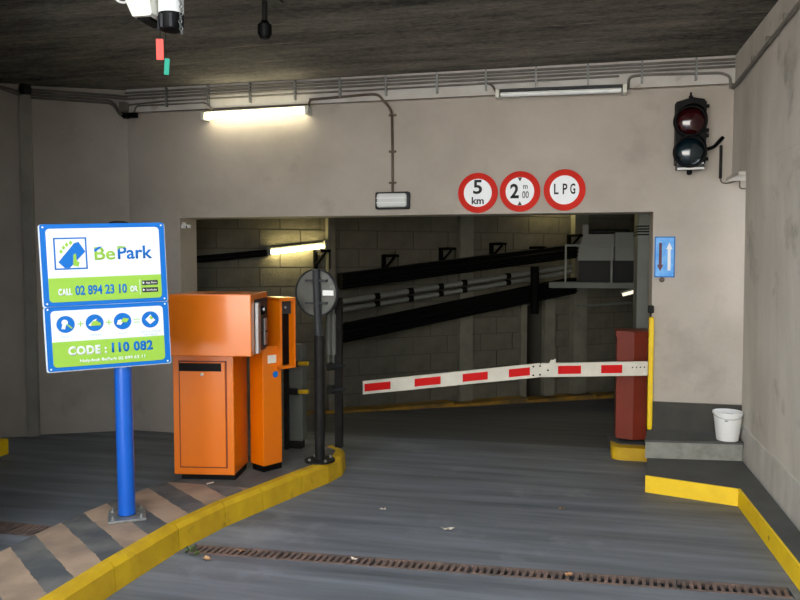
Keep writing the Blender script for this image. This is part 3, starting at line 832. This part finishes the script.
# the boom stands just in front of the cabinet, its right end bolted through it
kx = lambda x: x * (6.285 / 6.42)
kz = lambda z: z
m = MB(); seg(m, kx(-1.829), kx(-.293), BY0, BY1, -.057, .057); obj('outer_arm', m, 'boomwhite', T)
m = MB(); seg(m, kx(-.285), .565, BY0, BY1, -.057, .055); obj('inner_arm', m, 'boomwhite', T)
m = MB(); seg(m, kx(-.36), kx(-.19), BY0 - .004, BY0, -.05, .05); jp = obj('joint_plate', m, 'boomwhite', T)
for x, dz in ((-.345, .036), (-.345, -.036), (-.29, .036), (-.29, -.036), (-.225, 0)):
    m = MB(); m.lathe([(.008, 0), (.008, .004)], (kx(x), BY0 - .004, bz(kx(x)) + dz), (0, -1, 0), 8); obj('bolt', m, 'black', jp)
m = MB(); m.prism_y([(kx(-.22), bz(-.2) + .05), (kx(-.16), bz(-.2) + .052), (kx(-.165), bz(-.2) + .092), (kx(-.185), bz(-.2) + .078), (kx(-.20), bz(-.2) + .085)], BY0 - .002, BY1); obj('latch', m, 'boomwhite', T)
for a, b in ((-1.811, -1.575), (-1.36, -1.131), (-.94, -.726), (-.548, -.373), (-.143, .043), (.203, .369)):
    m = MB(); seg(m, kx(a), kx(b), BY0 - .003, BY0, -.033, .033); obj('red_stripe', m, 'boomred', T)
for x, dz in ((.44, .01), (.47, .01), (.5, .01), (.53, .01)):
    m = MB(); m.lathe([(.006, 0), (.006, .004)], (x, BY0, bz(x) + dz), (0, -1, 0), 8); obj('bolt', m, 'black', T)
m = MB(); m.cyl((.44, BY1, bz(.44)), (.44, 6.348, bz(.44)), .03, 14); obj('pivot', m, 'steel', T)

# yellow corner guard on the jamb
T = thing('corner_guard', 'slim yellow guard bar on the right edge of the opening', 'guard', (.575, 6.22, .25))
m = MB(); m.box(.553, .592, 6.205, 6.247, .27, 1.14, .012); obj('bar', m, 'yellow_b', T)
m = MB(); m.lathe([(.019, 0), (.016, -.02)], (.5725, 6.226, .272), n=12); obj('foot', m, 'yellow_b', T)
m = MB(); m.box(.545, .59, 6.215, 6.249, 1.17, 1.23, .008); m.tube([(.57, 6.225, 1.13), (.565, 6.215, 1.16), (.57, 6.225, 1.18)], .006, 8); obj('hook', m, 'blackmet', T)

# bucket
T = thing('bucket', 'white plastic bucket on the platform beside the right wall', 'bucket', (1.106, 6.0, .25))
m = MB(); m.lathe([(.076, 0), (.078, .004), (.101, .195), (.108, .196), (.108, .212), (.102, .212), (.097, .19), (.075, .01), (0, .01)], (1.106, 6.0, .2505), n=36, caps=False)
bk = obj('shell', m, 'white', T, smooth=True)
m = MB(); m.lathe([(0, 0), (.094, 0)], (1.106, 6.0, .43), n=24, caps=False); obj('water', m, 'water', T)
m = MB(); pts = [(1.106 + .105 * math.cos(R(a)), 6.0 + .105 * math.sin(R(a)), .449 - .03 * math.sin(R(a - 180)) * 1) for a in range(190, 351, 16)]
m.tube(pts, .0025, 6); obj('handle', m, 'steel', T)
m = MB(); m.box(1.068, 1.093, 5.905, 5.909, .405, .41); obj('mark', m, 'black', bk)

# ================================================================== THINGS ON THE BACK WALL
# ---- round prohibition signs
def round_sign(label, x, z, r_, print_fn):
    T = thing('road_sign', label, 'sign', (x, WY, z), group='round red-rimmed signs over the opening')
    m = MB(); m.lathe([(r_, 0), (r_, .012), (r_ - .004, .015)], (0, 0, 0), (0, -1, 0), 48); pl = obj('plate', m, 'sred', T, True, smooth=True)
    m = MB(); m.lathe([(r_ * .70, 0), (r_ * .70, .0015)], (0, -.015, 0), (0, -1, 0), 48); obj('white_face', m, 'swhite', T, True)
    print_fn(T, -.0165, r_)
    return T
def p5(T, y, r):
    obj('lettering', text_mesh('5', -.038, .036, -.01, .105, y, .02), 'sdark', T, True)
    obj('lettering', text_mesh('km', -.050, .05, -.092, -.034, y, .025), 'sdark', T, True)
def p2(T, y, r):
    obj('lettering', text_mesh('2', -.078, -.008, -.055, .062, y, .03), 'sdark', T, True)
    obj('lettering', text_mesh('m', .026, .062, .020, .050, y, .02), 'sgrey', T, True)
    obj('lettering', text_mesh('00', .018, .072, -.056, .002, y, .02), 'sgrey', T, True)
    for s in (-1, 1):
        m = MB(); m.prism_y([(-.018, s * .112), (.018, s * .112), (0, s * .078)], y - .0012, y); obj('height_arrow', m, 'sdark', T, True)
def pl_(T, y, r):
    for ch, a, b in (('L', -.082, -.046), ('P', -.014, .022), ('G', .044, .084)):
        obj('lettering', text_mesh(ch, a, b, -.034, .050, y, .02), 'sdark', T, True)
round_sign('round sign reading 5 km, leftmost over the opening', -.798, 2.132, .163, p5)
round_sign('round sign with black arrows and 2 m height limit, middle of three', -.457, 2.137, .163, p2)
round_sign('round sign reading LPG, rightmost over the opening', -.105, 2.142, .164, pl_)

# ---- blue arrow sign
T = thing('arrow_sign', 'small light blue sign with dark down arrow and white up arrow', 'sign', (.664, WY, 1.608))
m = MB(); m.box(-.075, .075, -.010, 0, -.158, .158, .003); obj('plate', m, 'skyblue', T, True)
m = MB()
for a in ((-.075, .075, .150, .158), (-.075, .075, -.158, -.150), (-.075, -.068, -.158, .158), (.068, .075, -.158, .158)):
    m.box(a[0], a[1], -.013, -.010, a[2], a[3])
obj('rim', m, 'sblue', T, True)
m = MB(); m.prism_y([(-.043, .11), (-.022, .11), (-.022, -.06), (-.010, -.06), (-.032, -.112), (-.056, -.06), (-.043, -.06)], -.012, -.010); obj('down_arrow', m, 'maroon', T, True)
m = MB(); m.prism_y([(.022, -.105), (.044, -.105), (.044, .06), (.056, .06), (.033, .112), (.010, .06), (.022, .06)], -.012, -.010); obj('up_arrow', m, 'swhite', T, True)
tag(obj('wall_stud', MB().lathe([(.02, 0), (.014, .02), (0, .026)], (.648, WY, 1.43), (0, -1, 0), 12), 'rust', smooth=True), 'small rusty stud in the wall under the blue arrow sign', 'stud')

# ---- traffic light
T = thing('traffic_light', 'black two-lens traffic light on the wall near the right corner', 'traffic light', (.838, WY, 2.25))
x0, x1 = .716, .930
m = MB(); m.prism_y([(x0, 2.31), (x1, 2.31), (x1, 2.765), (x1 - .02, 2.79), (.825, 2.805), (x0, 2.775)], WY - .13, WY - .015); hs = obj('housing', m, 'black', T)
m = MB(); m.prism_y([(x0 + .012, 2.305), (x1 - .012, 2.305), (x1 - .008, 2.27), (x0 + .008, 2.27)], WY - .15, WY - .03); obj('bottom_cap', m, 'darkgrey', T)
m = MB(); m.face([(x0 + .010, WY - .158, 2.262), (x1 - .010, WY - .158, 2.262), (x1 - .014, WY - .133, 2.318), (x0 + .014, WY - .133, 2.318)]); obj('bottom_glare', m, 'white', T)  # white strip paints the daylight glare on the housing's sloped bottom
m = MB(); m.lathe([(.016, 0), (.016, .02), (.008, .03), (.008, .05)], (.823, WY - .08, 2.80), (0, 0, 1), 10); obj('top_fitting', m, 'black', T)
m = MB(); m.lathe([(.02, 0), (.02, -.03), (.01, -.04)], (.823, WY - .08, 2.27), (0, 0, 1), 10); obj('bottom_fitting', m, 'black', T)
m = MB(); m.box(.80, .88, WY - .015, WY, 2.36, 2.44); m.box(.80, .88, WY - .015, WY, 2.62, 2.70); obj('wall_bracket', m, 'blackmet', T)
for z, lm in ((2.652, 'lens_red'), (2.425, 'lens_green')):
    m = MB(); m.lathe([(.122, 0), (.122, .02), (.112, .03), (.104, .03), (.104, .0)], ((x0 + x1) / 2 - .008, WY - .13, z - .028), (0, -1, 0), 36, False); ring = obj('lens_ring', m, 'black', T, smooth=True)
    m = MB(); pr = [(.104 * math.cos(R(a)), .012 + .05 * math.sin(R(a))) for a in range(0, 90, 10)] + [(0, .062)]
    m.lathe(pr, ((x0 + x1) / 2 - .008, WY - .13, z - .028), (0, -1, 0), 36, False); obj('lens', m, lm, ring, smooth=True)
    # visor: half tube over the lens
    m = MB(); n = 20
    for i in range(n):
        a0, a1 = R(8 + 164 * i / n), R(8 + 164 * (i + 1) / n)
        def V(a, r_, y, z=z): return ((x0 + x1) / 2 - .008 + r_ * math.cos(a), y, z - .028 + r_ * math.sin(a))
        l0, l1 = .03 + .08 * math.sin(a0), .03 + .08 * math.sin(a1)
        yb = WY - .13
        m.face([V(a0, .122, yb), V(a1, .122, yb), V(a1, .118, yb - l1), V(a0, .118, yb - l0)])
        m.face([V(a0, .118, yb), V(a1, .118, yb), V(a1, .114, yb - l1), V(a0, .114, yb - l0)])
        m.face([V(a0, .118, yb - l0), V(a1, .118, yb - l1), V(a1, .114, yb - l1), V(a0, .114, yb - l0)])
    obj('visor', m, 'black', ring, smooth=True)
for z in (2.74, 2.56, 2.52, 2.345):
    m = MB(); m.cyl((x1 - .005, WY - .10, z), (x1 + .022, WY - .10, z), .014, 10); obj('hinge_knob', m, 'black', T)
T = thing('signal_cable', 'black cable looping from the traffic light to the corner', 'cable', (1.05, WY, 2.3))
m = MB(); m.tube(bend([(.955, WY - .06, 2.425), (1.0, WY - .05, 2.44), (1.035, WY - .03, 2.48), (1.068, WY - .016, 2.515)], .04), .014, 10); obj('sleeve', m, 'cable', T, smooth=True)
m = MB(); m.box(1.046, 1.066, WY - .022, WY, 2.205, 2.455); obj('duct', m, 'blackmet', T)
m = MB(); m.tube(bend([(1.056, WY - .011, 2.21), (1.062, WY - .012, 2.175), (1.11, WY - .014, 2.165), (1.17, WY - .014, 2.185), (1.195, WY - .014, 2.185), (1.195, WY - .014, 2.125), (1.249, WY - .014, 2.125)], .02), .005, 8); obj('wire', m, 'rustpipe', T, smooth=True)

# ---- bulkhead lamp and its conduit
T = thing('bulkhead_lamp', 'unlit bulkhead lamp above the opening at the end of a conduit', 'lamp', (-1.511, WY, 2.08))
m = MB(); m.box(-.148, .148, -.055, 0, -.072, .072, .015); obj('case', m, 'darkgrey', T, True)
m = MB(); m.box(-.128, .128, -.085, -.045, -.058, .058, .02); obj('ribbed_cover', m, 'glass', T, True)
m = MB()
for z in (-.02, .018): m.box(-.128, .128, -.088, -.083, z - .004, z + .004)
obj('cover_rib', m, 'white', T, True)
T = thing('lamp_conduit', 'brown conduit dropping from the ceiling conduits to the bulkhead lamp', 'conduit', (-1.515, WY, 2.6))
m = MB(); m.tube(bend([(-2.235, WY - .045, 2.945), (-1.70, WY - .045, 2.965), (-1.63, WY - .045, 2.96), (-1.52, WY - .018, 2.83), (-1.515, WY - .012, 2.45), (-1.515, WY - .012, 2.15)], .06), .011, 10); obj('pipe', m, 'rustpipe', T, smooth=True)
for z in (2.79, 2.49, 2.23):
    m = MB(); m.box(-1.545, -1.485, WY - .026, WY, z - .008, z + .008); obj('clip', m, 'rustpipe', T)

# ---- strip lights
def strip_light(name, label, x0, x1, z, tube_mat, case_mat, z2=None):
    z2 = z if z2 is None else z2
    T = thing(name, label, 'lamp', ((x0 + x1) / 2, WY - .03, z))
    a = math.atan2(z2 - z, x1 - x0); T.rotation_euler = (0, -a, 0)
    L_ = math.hypot(x1 - x0, z2 - z) / 2
    m = MB(); m.prism_x([(.029, .07), (-.035, .05), (-.035, .03), (.029, .0)], -L_, L_); obj('case', m, case_mat, T, True)
    m = MB(); m.cyl((-L_ + .03, -.065, -.0), (L_ - .03, -.065, -.0), .019, 16); obj('tube', m, tube_mat, T, True, smooth=True)
    for s in (-1, 1):
        m = MB(); m.box(s * L_ - .02 * (s > 0) - .01 * (s < 0), s * L_ + .02 * (s < 0) + .01 * (s > 0), -.088, .029, -.025, .04, .003); obj('socket', m, 'cream', T, True)
    return T
strip_light('fluorescent_lamp', 'lit fluorescent tube on the wall at upper left', -3.20, -2.235, 2.835, 'tube_on', 'cream', 2.845)
strip_light('fluorescent_lamp', 'unlit fluorescent fitting high on the wall above the three round signs', -.64, .345, 2.893, 'tube_off', 'darkgrey', 2.884)

# ---- conduit bundle below the ceiling
T = thing('conduit_bundle', 'bundle of grey conduits clipped along the wall under the ceiling', 'conduit', (-1.4, WY - .03, 3.0))
for k, z in enumerate((3.088, 3.062, 3.034, 3.006)):
    m = MB()
    y = WY - .052
    r_ = .0085 if k % 2 else .0105
    if k == 3:
        path = [(-3.97, y, z - .03), (-3.6, y, z - .012), (.30, y, z + .0)]
    else:
        path = [(-3.985, y, z - .004), (-2, y, z + .002), (1.135, y, z)]
    m.tube(path, r_, 8); obj('conduit', m, 'conduit', T, smooth=True)
m = MB(); m.tube(bend([(-3.90, WY - .05, 2.90), (-3.88, WY - .05, 2.965), (-3.20, WY - .05, 2.965), (-3.12, WY - .05, 2.89)], .03), .008, 8); obj('conduit', m, 'conduit', T, smooth=True)
m = MB(); m.tube(bend([(-.80, WY - .05, 3.006), (-.69, WY - .05, 3.004), (-.645, WY - .05, 2.92)], .05), .009, 8); obj('conduit', m, 'rustpipe', T, smooth=True)
m = MB(); m.tube(bend([(.368, WY - .05, 2.90), (.37, WY - .05, 3.0), (.50, WY - .05, 3.006), (1.04, WY - .05, 2.992), (1.105, WY - .05, 2.96), (1.105, WY - .05, 2.87)], .06), .011, 8); obj('conduit', m, 'conduit', T, smooth=True)
m = MB(); m.tube(bend([(-2.236, WY - .05, 2.86), (-2.236, WY - .05, 2.945), (-2.12, WY - .05, 2.948)], .04), .010, 8); obj('conduit', m, 'rustpipe', T, smooth=True)
for x in (-3.577, -3.171, -2.775, -2.362, -1.961, -1.562, -1.133, -.732, -.335, .065, .469, .861):
    m = MB(); m.box(x - .007, x + .007, WY - .066, WY - .03, 2.945, 3.112); obj('bracket', m, 'galv', T)
m = MB(); m.box(-3.985, 1.13, WY - .04, WY - .03, 2.905, 2.912); obj('cable_rail', m, 'rustpipe', T)
# left wall conduits
T = thing('conduit_bundle', 'grey conduits along the left wall bending down at the corner', 'conduit', (-4.4, 6.0, 3.0))
for k, z in enumerate((3.085, 3.062, 3.036, 3.012)):
    a = lw(.85, .03); b = lw(.12, .03); c_ = lw(.0, .03)
    m = MB()
    if k < 2: path = [(a[0], a[1], z), (b[0], b[1], z - .02), (c_[0] + .02, c_[1] - .01, z - .03)]
    else:
        e1 = lw(.06, .03)
        path = [(a[0], a[1], z), (b[0], b[1], z - .02), (e1[0], e1[1], z - .12), (c_[0] - .01, c_[1], z - .14)]
    m.tube(bend(path, .05), .010, 8); obj('conduit', m, 'conduit', T, smooth=True)
m = MB(); a = lw(.02, .06); m.box(a[0] - .035, a[0] + .035, a[1] - .03, a[1] + .03, 2.915, 3.0, .006); obj('junction_box', m, 'conduit', T)
m = MB(); a = lw(.0, .08); m.lathe([(.03, 0), (.04, .02), (.03, .04)], (a[0], a[1], 2.855), n=12); m.box(a[0] + .03, a[0] + .10, a[1] - .01, a[1] + .03, 2.86, 2.90); obj('cable_plug', m, 'black', T)
# corner pipe at far left
T = thing('wall_pipe', 'grey vertical pipe cover on the left wall beyond the signs', 'pipe', (*lw(.85, .04), 0))
m = MB(); p = [lw(.80, 0), lw(.80, .07), lw(.89, .07), lw(.89, 0)]; m.prism(p, 0, 3.03); obj('cover', m, 'paintpipe', T)
m = MB(); a = lw(.84, .05); m.lathe([(.045, 0), (.055, .05), (.045, .09)], (a[0], a[1], 3.028), n=12); obj('collar', m, 'blackmet', T)
m = MB(); 
for dz in (0, .03):
    m.tube(bend([(a[0] - .02, a[1] - .03, 3.02 + dz), (a[0] - .22, a[1] - .14, 3.09 + dz * .5), (a[0] - .8, a[1] - .42, 3.095 + dz * .5)], .06), .010, 8)
obj('conduit', m, 'conduit', T, smooth=True)
# conduit on the right wall
T = thing('wall_conduit', 'grey conduit running along the top of the right wall', 'conduit', (1.12, 4, 2.95))
m = MB(); m.tube([(1.122, 6.19, 2.872), (1.123, 5.4, 2.90), (1.123, 4.5, 2.936), (1.123, 3.2, 2.98)], .013, 10); obj('pipe', m, 'conduit', T, smooth=True)
for y in (5.5, 5.1, 4.7):
    m = MB(); m.box(1.105, 1.14, y - .01, y + .01, 2.885 + (5.8 - y) * .04, 2.92 + (5.8 - y) * .04); obj('clip', m, 'conduit', T)

# ---- small surveillance camera in the upper left corner of the opening
T = thing('wall_camera', 'small white camera at the upper left corner of the opening', 'camera', (-3.47, WY + .05, 1.9))
m = MB(); m.box(-3.49, -3.475, WY + .04, WY + .08, 1.885, 1.925); obj('mount', m, 'white', T)
m = MB(); m.obox((-3.487, WY + .01, 1.868), (.075, -.02, 0), (.012, .045, 0), (0, 0, .032), .004); obj('case', m, 'white', T)
m = MB(); m.lathe([(.014, 0), (.014, .012)], (-3.425, WY + .005, 1.880), (.9, -.4, -.1), 12); obj('lens', m, 'black', T)

# ================================================================== HANGING FROM THE CEILING
T = thing('ceiling_motor', 'white housing with black cylinder hanging from the ceiling at upper left', 'motor', (-2.04, 3.52, CZ))
m = MB(); m.prism_y([(-2.205, 2.905), (-2.06, 2.89), (-2.045, 2.80), (-2.055, 2.788), (-2.150, 2.790)], 3.42, 3.60); 
m.box(-2.21, -2.055, 3.42, 3.60, 2.90, 3.04); wh = obj('white_case', m, 'cream', T)
m = MB(); m.prism_y([(-2.142, 2.79), (-2.062, 2.79), (-2.068, 2.775), (-2.13, 2.775)], 3.44, 3.58); obj('case_foot', m, 'black', wh)
m = MB(); m.lathe([(.058, 0), (.062, .006), (.062, .10)], (-1.985, 3.50, 2.81), n=24); m.cyl((-1.985, 3.50, 2.86), (-1.985, 3.50, 3.0), .055, 20); obj('grey_collar', m, 'white', T, smooth=True)
m = MB(); m.lathe([(.0, -.082), (.052, -.080), (.060, -.066), (.062, 0)], (-1.985, 3.50, 2.812), n=24); cy = obj('black_cap', m, 'black', T, smooth=True)
for a in (200, 250, 300, 350):
    m = MB(); m.box(-1.985 + .058 * math.cos(R(a)) - .008, -1.985 + .058 * math.cos(R(a)) + .008, 3.50 + .058 * math.sin(R(a)) - .008, 3.50 + .058 * math.sin(R(a)) + .008, 2.735, 2.80, .002); obj('lug', m, 'darkgrey', cy)
m = MB(); m.box(-2.16, -1.94, 3.47, 3.55, 3.04, CZ); obj('hanger', m, 'blackmet', T)
m = MB(); m.tube(bend([(-2.20, 3.5, 2.92), (-2.235, 3.5, 2.885), (-2.29, 3.5, 2.90), (-2.33, 3.5, 2.98), (-2.33, 3.5, CZ)], .03), .006, 8); obj('cable', m, 'white', T, smooth=True)
m = MB()
for i in range(16):       # chain hanging in a loop beside the cap
    z = 2.98 - i * .018; x = -1.915 + .004 * math.sin(i * .9)
    d = (1, 0, 0) if i % 2 else (0, 1, 0)
    m.lathe([(.0075, -.003), (.0115, 0), (.0075, .003)], (x, 3.47, z), d, 8, False)
obj('chain', m, 'galv', T)
T = thing('hanging_tag', 'small red strip hanging below the ceiling motor', 'tag', (-2.052, 3.5, 2.70), group='coloured strips under the ceiling motor')
m = MB(); m.obox((-2.070, 3.50, 2.594), (.034, .01, 0), (0, .004, 0), (-.002, 0, .104)); obj('strip', m, 'redtag', T)
m = MB(); m.cyl((-2.053, 3.505, 2.69), (-2.045, 3.505, 2.79), .0012, 6); obj('string', m, 'blackmet', T)
T = thing('hanging_tag', 'small green strip hanging lowest below the ceiling motor', 'tag', (-2.022, 3.5, 2.60), group='coloured strips under the ceiling motor')
m = MB(); m.obox((-2.036, 3.51, 2.522), (.018, .014, 0), (0, .004, 0), (.006, 0, .08)); obj('strip', m, 'greentag', T)
m = MB(); m.cyl((-2.024, 3.515, 2.60), (-2.03, 3.515, 2.79), .0012, 6); obj('string', m, 'blackmet', T)
T = thing('ceiling_pendant', 'short black pendant fitting hanging from the ceiling', 'fitting', (-1.81, 4.25, CZ))
m = MB(); m.cyl((-1.805, 4.25, 2.93), (-1.805, 4.25, CZ), .016, 12); obj('stem', m, 'blackmet', T)
m = MB(); m.lathe([(0, -.062), (.028, -.056), (.042, -.03), (.042, .022), (.030, .030), (.022, .045)], (-1.805, 4.25, 2.945), n=20); obj('knob', m, 'black', T, smooth=True)
m = MB(); m.box(-1.90, -1.71, 4.20, 4.30, CZ - .02, CZ); obj('plate', m, 'blackmet', T)

# ================================================================== INSIDE: PIPES, TRAYS, LAMPS
def qline(pts, off): return [Q(s, z, off) for s, z in pts]
def inner_pipe(name, label, pts, off, r_, m_, cat='pipe', joints=()):
    T = thing(name, label, cat, Q(pts[0][0], pts[0][1], off))
    mb = MB(); mb.tube(qline(pts, off), r_, 12); obj('pipe', mb, m_, T, smooth=True)
    for s in joints:
        for (s0, z0), (s1, z1) in zip(pts, pts[1:]):
            if s0 <= s <= s1:
                z = z0 + (z1 - z0) * (s - s0) / (s1 - s0)
                mb = MB(); mb.cyl(Q(s - .03, z, off), Q(s + .03, z + .005, off), r_ * 1.25, 12); obj('coupling', mb, 'tray', T)
    return T
inner_pipe('plastic_pipe', 'upper of two parallel grey pipes on the inner wall', [(-.1, 1.13), (1.62, 1.34), (2.9, 1.50)], .22, .028, 'pipe_in', joints=(.35, .75, 1.12, 1.42, 2.0))
inner_pipe('plastic_pipe', 'lower of two parallel grey pipes on the inner wall', [(-.1, 1.045), (1.62, 1.26), (2.9, 1.435)], .22, .026, 'pipe_in', joints=(.35, .75, 1.12, 1.42, 2.0))
def tray(label, s0, za, s1, zb, h, off0, off1, name='cable_tray'):
    T = thing(name, label, 'tray', Q(s0, za, off1))
    mb = MB()
    a, b, c_, d = Q(s0, za, off1), Q(s1, zb, off1), Q(s1, zb, off0), Q(s0, za, off0)
    up_ = Vector((0, 0, h))
    lo = [Vector(v) for v in (a, b, c_, d)]
    mb.face(lo); mb.face([v + up_ for v in lo])
    for i in range(4): mb.face([lo[i], lo[(i + 1) % 4], lo[(i + 1) % 4] + up_, lo[i] + up_])
    obj('trough', mb, 'tray', T)
    for k, (dz, of) in enumerate(((.03, .02), (.07, .035), (.11, .05))):
        if dz > h - .01: continue
        mb = MB(); mb.tube([Q(s0, za + dz, off1 + .012), Q((s0 + s1) / 2, (za + zb) / 2 + dz - .012, off1 + .02), Q(s1, zb + dz, off1 + .012)], .012, 8); obj('cable', mb, 'cable', T, smooth=True)
    return T
tray('upper black cable tray carried on brackets along the inner wall', -.06, 1.27, 2.95, 1.60, .165, .10, .26)
tray('lower black cable tray running below the grey pipes', -.06, .70, 2.95, 1.17, .19, .10, .26)
tray('black cable run on the inner wall left of the lit tube', -1.75, 1.53, -.8, 1.62, .07, .015, .07)
for i, (s, z) in enumerate(((-.28, 1.50), (.51, 1.45), (1.22, 1.53), (1.89, 1.59), (2.45, 1.64), (3.0, 1.70))):
    n = ['below the lit inner tube', 'first right of the lit inner tube', 'second right of the lit inner tube', 'left of the middle of the inner wall', 'fourth along the inner wall', 'nearest the far pier'][i]
    T = thing('wall_bracket', 'black angle bracket above the cable tray, ' + n, 'bracket', Q(s, z, .02), group='angle brackets on the inner wall')
    h = .19 if i != 4 else .10
    mb = MB(); wseg(mb, s - .02, s + .02, z - .05, z + h, .05, .012); obj('upright', mb, 'tray', T)
    mb = MB(); wseg(mb, s - .02, s + .13, z + h - .03, z + h, .16, .05); wseg(mb, s - .02, s + .02, z + h - .03, z + h, .26, .05); obj('arm', mb, 'tray', T)
    mb = MB(); o = Vector(Q(s, z + .03, .05)); e = Vector(Q(s + .08, z + h - .03, .14)); mb.cyl(o, e, .014, 8); obj('brace', mb, 'tray', T)
    mb = MB(); mb.cyl(Q(s + .12, z + h, .15), Q(s + .12, z - .02, .15), .006, 6); obj('drop_rod', mb, 'tray', T)
# drop pipes
inner_pipe('drop_pipe', 'dark vertical drop pipe crossing the trays near the dark doorway', [(2.28, .95), (2.281, 1.5)], .36, .05, 'tray')
# inner strip lights
def inner_strip(label, s0, z0, s1, z1, tube_mat, off=.05):
    T = thing('fluorescent_lamp', label, 'lamp', Q((s0 + s1) / 2, (z0 + z1) / 2, 0))
    a, b = Q(s0, z0 + .034, off - .015), Q(s1, z1 + .034, off - .015)
    mb = MB(); mb.tube([a, b], .016, 8); obj('case', mb, 'vent', T)
    mb = MB(); mb.tube([Q(s0 + .03, z0, off + .03), Q(s1 - .03, z1, off + .03)], .019, 12); obj('tube', mb, tube_mat, T, smooth=True)
    for s, z in ((s0, z0), (s1, z1)):
        mb = MB(); wseg(mb, s - .015, s + .015, z - .03, z + .06, off + .05, .0); obj('socket', mb, 'vent', T)
inner_strip('lit fluorescent tube on the inner block wall above the round sign', -.80, 1.655, -.18, 1.725, 'tube_in')
inner_strip('lit fluorescent tube high inside, hidden behind the opening edge', 2.35, 2.33, 3.02, 2.36, 'tube_in')
# upper gallery with ventilation unit
T = thing('gallery', 'grey ledge with thin railing high inside at the right', 'gallery', (.4, 9.2, 1.25))
m = MB(); m.box(-.32, 1.9, 9.10, 9.95, 1.25, 1.315); obj('ledge', m, 'greypier', T)
for x in (-.13, .39, .95):
    m = MB(); m.box(x - .011, x + .011, 9.12, 9.142, 1.31, 1.755); obj('rail_post', m, 'vent', T)
m = MB(); m.box(-.14, 1.9, 9.118, 9.144, 1.735, 1.76); obj('top_rail', m, 'vent', T)
T = thing('ventilation_unit', 'grey sheet metal ventilation box on the ledge inside', 'ventilation', (.5, 9.6, 1.3))
m = MB(); m.prism_y([(-.0, 1.57), (.42, 1.57), (.42, 1.88), (.07, 1.88), (.03, 1.76)], 9.25, 9.7); obj('hood', m, 'vent', T)
m = MB(); m.prism_y([(.43, 1.57), (1.2, 1.57), (1.2, 1.90), (.43, 1.90)], 9.28, 9.7); obj('cabinet', m, 'vent', T)
m = MB(); m.box(.03, 1.15, 9.3, 9.68, 1.315, 1.57); obj('base_frame', m, 'black', T)
m = MB(); m.box(.16, .60, 9.40, 9.6, 1.88, 1.945, .02); obj('motor', m, 'black', T)
m = MB(); m.box(.06, .13, 9.38, 9.45, 1.88, 2.0); obj('vent_stub', m, 'vent', T)
T = thing('fluorescent_lamp', 'small lit tube under the ledge far inside at the right', 'lamp', (.6, 9.3, 1.2))
m = MB(); m.tube([(.52, 9.22, 1.17), (.72, 9.22, 1.228)], .02, 10); obj('tube', m, 'tube_far', T, smooth=True)
m = MB(); m.tube([(.50, 9.25, 1.195), (.74, 9.25, 1.262)], .018, 8); obj('case', m, 'vent', T)
inner_pipe('drop_pipe', 'thin pale pipe under the inner ledge', [(2.9, 1.02), (3.9, 1.05)], .35, .014, 'vent')

# ================================================================== LITTER
def leaf(label, x, y, s, rot, m_, name='dry_leaf', cat='leaf'):
    T = bpy.data.objects.new(name, None)
    mb = MB(); n = 9
    rng = random.Random(int(x * 1000))
    ring = []
    for i in range(n):
        a = 2 * math.pi * i / n; r_ = s * (.6 + .5 * rng.random()) * (1.4 if i in (0, 4) else 1)
        ring.append((x + r_ * math.cos(a + rot), y + r_ * .6 * math.sin(a + rot), .003 + .014 * rng.random()))
    c_ = (x, y, .004)
    for dz in (0, .0015):
        for i in range(n):
            a, b = ring[i], ring[(i + 1) % n]
            mb.face([(c_[0], c_[1], c_[2] + dz), (a[0], a[1], a[2] + dz), (b[0], b[1], b[2] + dz)])
    bpy.data.objects.remove(T)
    return tag(obj(name, mb, m_), label, cat, group='litter on the driveway')
leaf('pale dry leaf lying alone in the middle of the lane', -.727, 4.344, .032, .2, 'paper')
leaf('small pale leaf near the island kerb in the lane', -1.182, 4.604, .020, 1, 'paper')
leaf('tan leaf on the drain grate near the island', -1.761, 3.76, .026, .4, 'dryleaf')
leaf('brown leaf in front of the drain near the kerb', -1.893, 3.615, .028, 2, 'dryleaf')
leaf('yellowish leaf far up the lane before the boom', -.074, 4.862, .020, .7, 'dryleaf')
leaf('tiny pale leaf on the drain grate in mid lane', -1.13, 3.79, .014, .3, 'paper')
leaf('reddish leaf on the drain grate right of the middle', -.02, 3.84, .018, .9, 'dryleaf')
tag(obj('paper_scrap', MB().obox((-2.31, 4.42, .1415), (.045, .012, .01), (-.01, .02, 0), (0, 0, .002)), 'paper'), 'pale scrap on the island at the foot of the orange machine', 'litter', group='litter on the driveway')

# weeds in the joint where the drain meets the island kerb
for i, (x, y, lab) in enumerate(((-2.035, 3.70, 'small green weed between kerb and drain end'), (-1.985, 3.66, 'tiny green weed just in front of the drain end'))):
    mb = MB(); rng = random.Random(i + 3)
    for k in range(11):
        a = rng.random() * 6.28; l = .018 + .022 * rng.random(); h = .01 + .02 * rng.random()
        d = Vector((math.cos(a), math.sin(a), 0)); n = Vector((-d.y, d.x, 0)) * .005
        p0 = Vector((x, y, .001)) + d * .004
        mid = p0 + d * l * .6 + Vector((0, 0, h)); tip = p0 + d * l + Vector((0, 0, h * .7))
        mb.face([p0 - n * .4, p0 + n * .4, mid + n, mid - n]); mb.face([mid - n, mid + n, tip])
    tag(obj('weed', mb, 'weed'), lab, 'weed', group='weeds at the drain end')
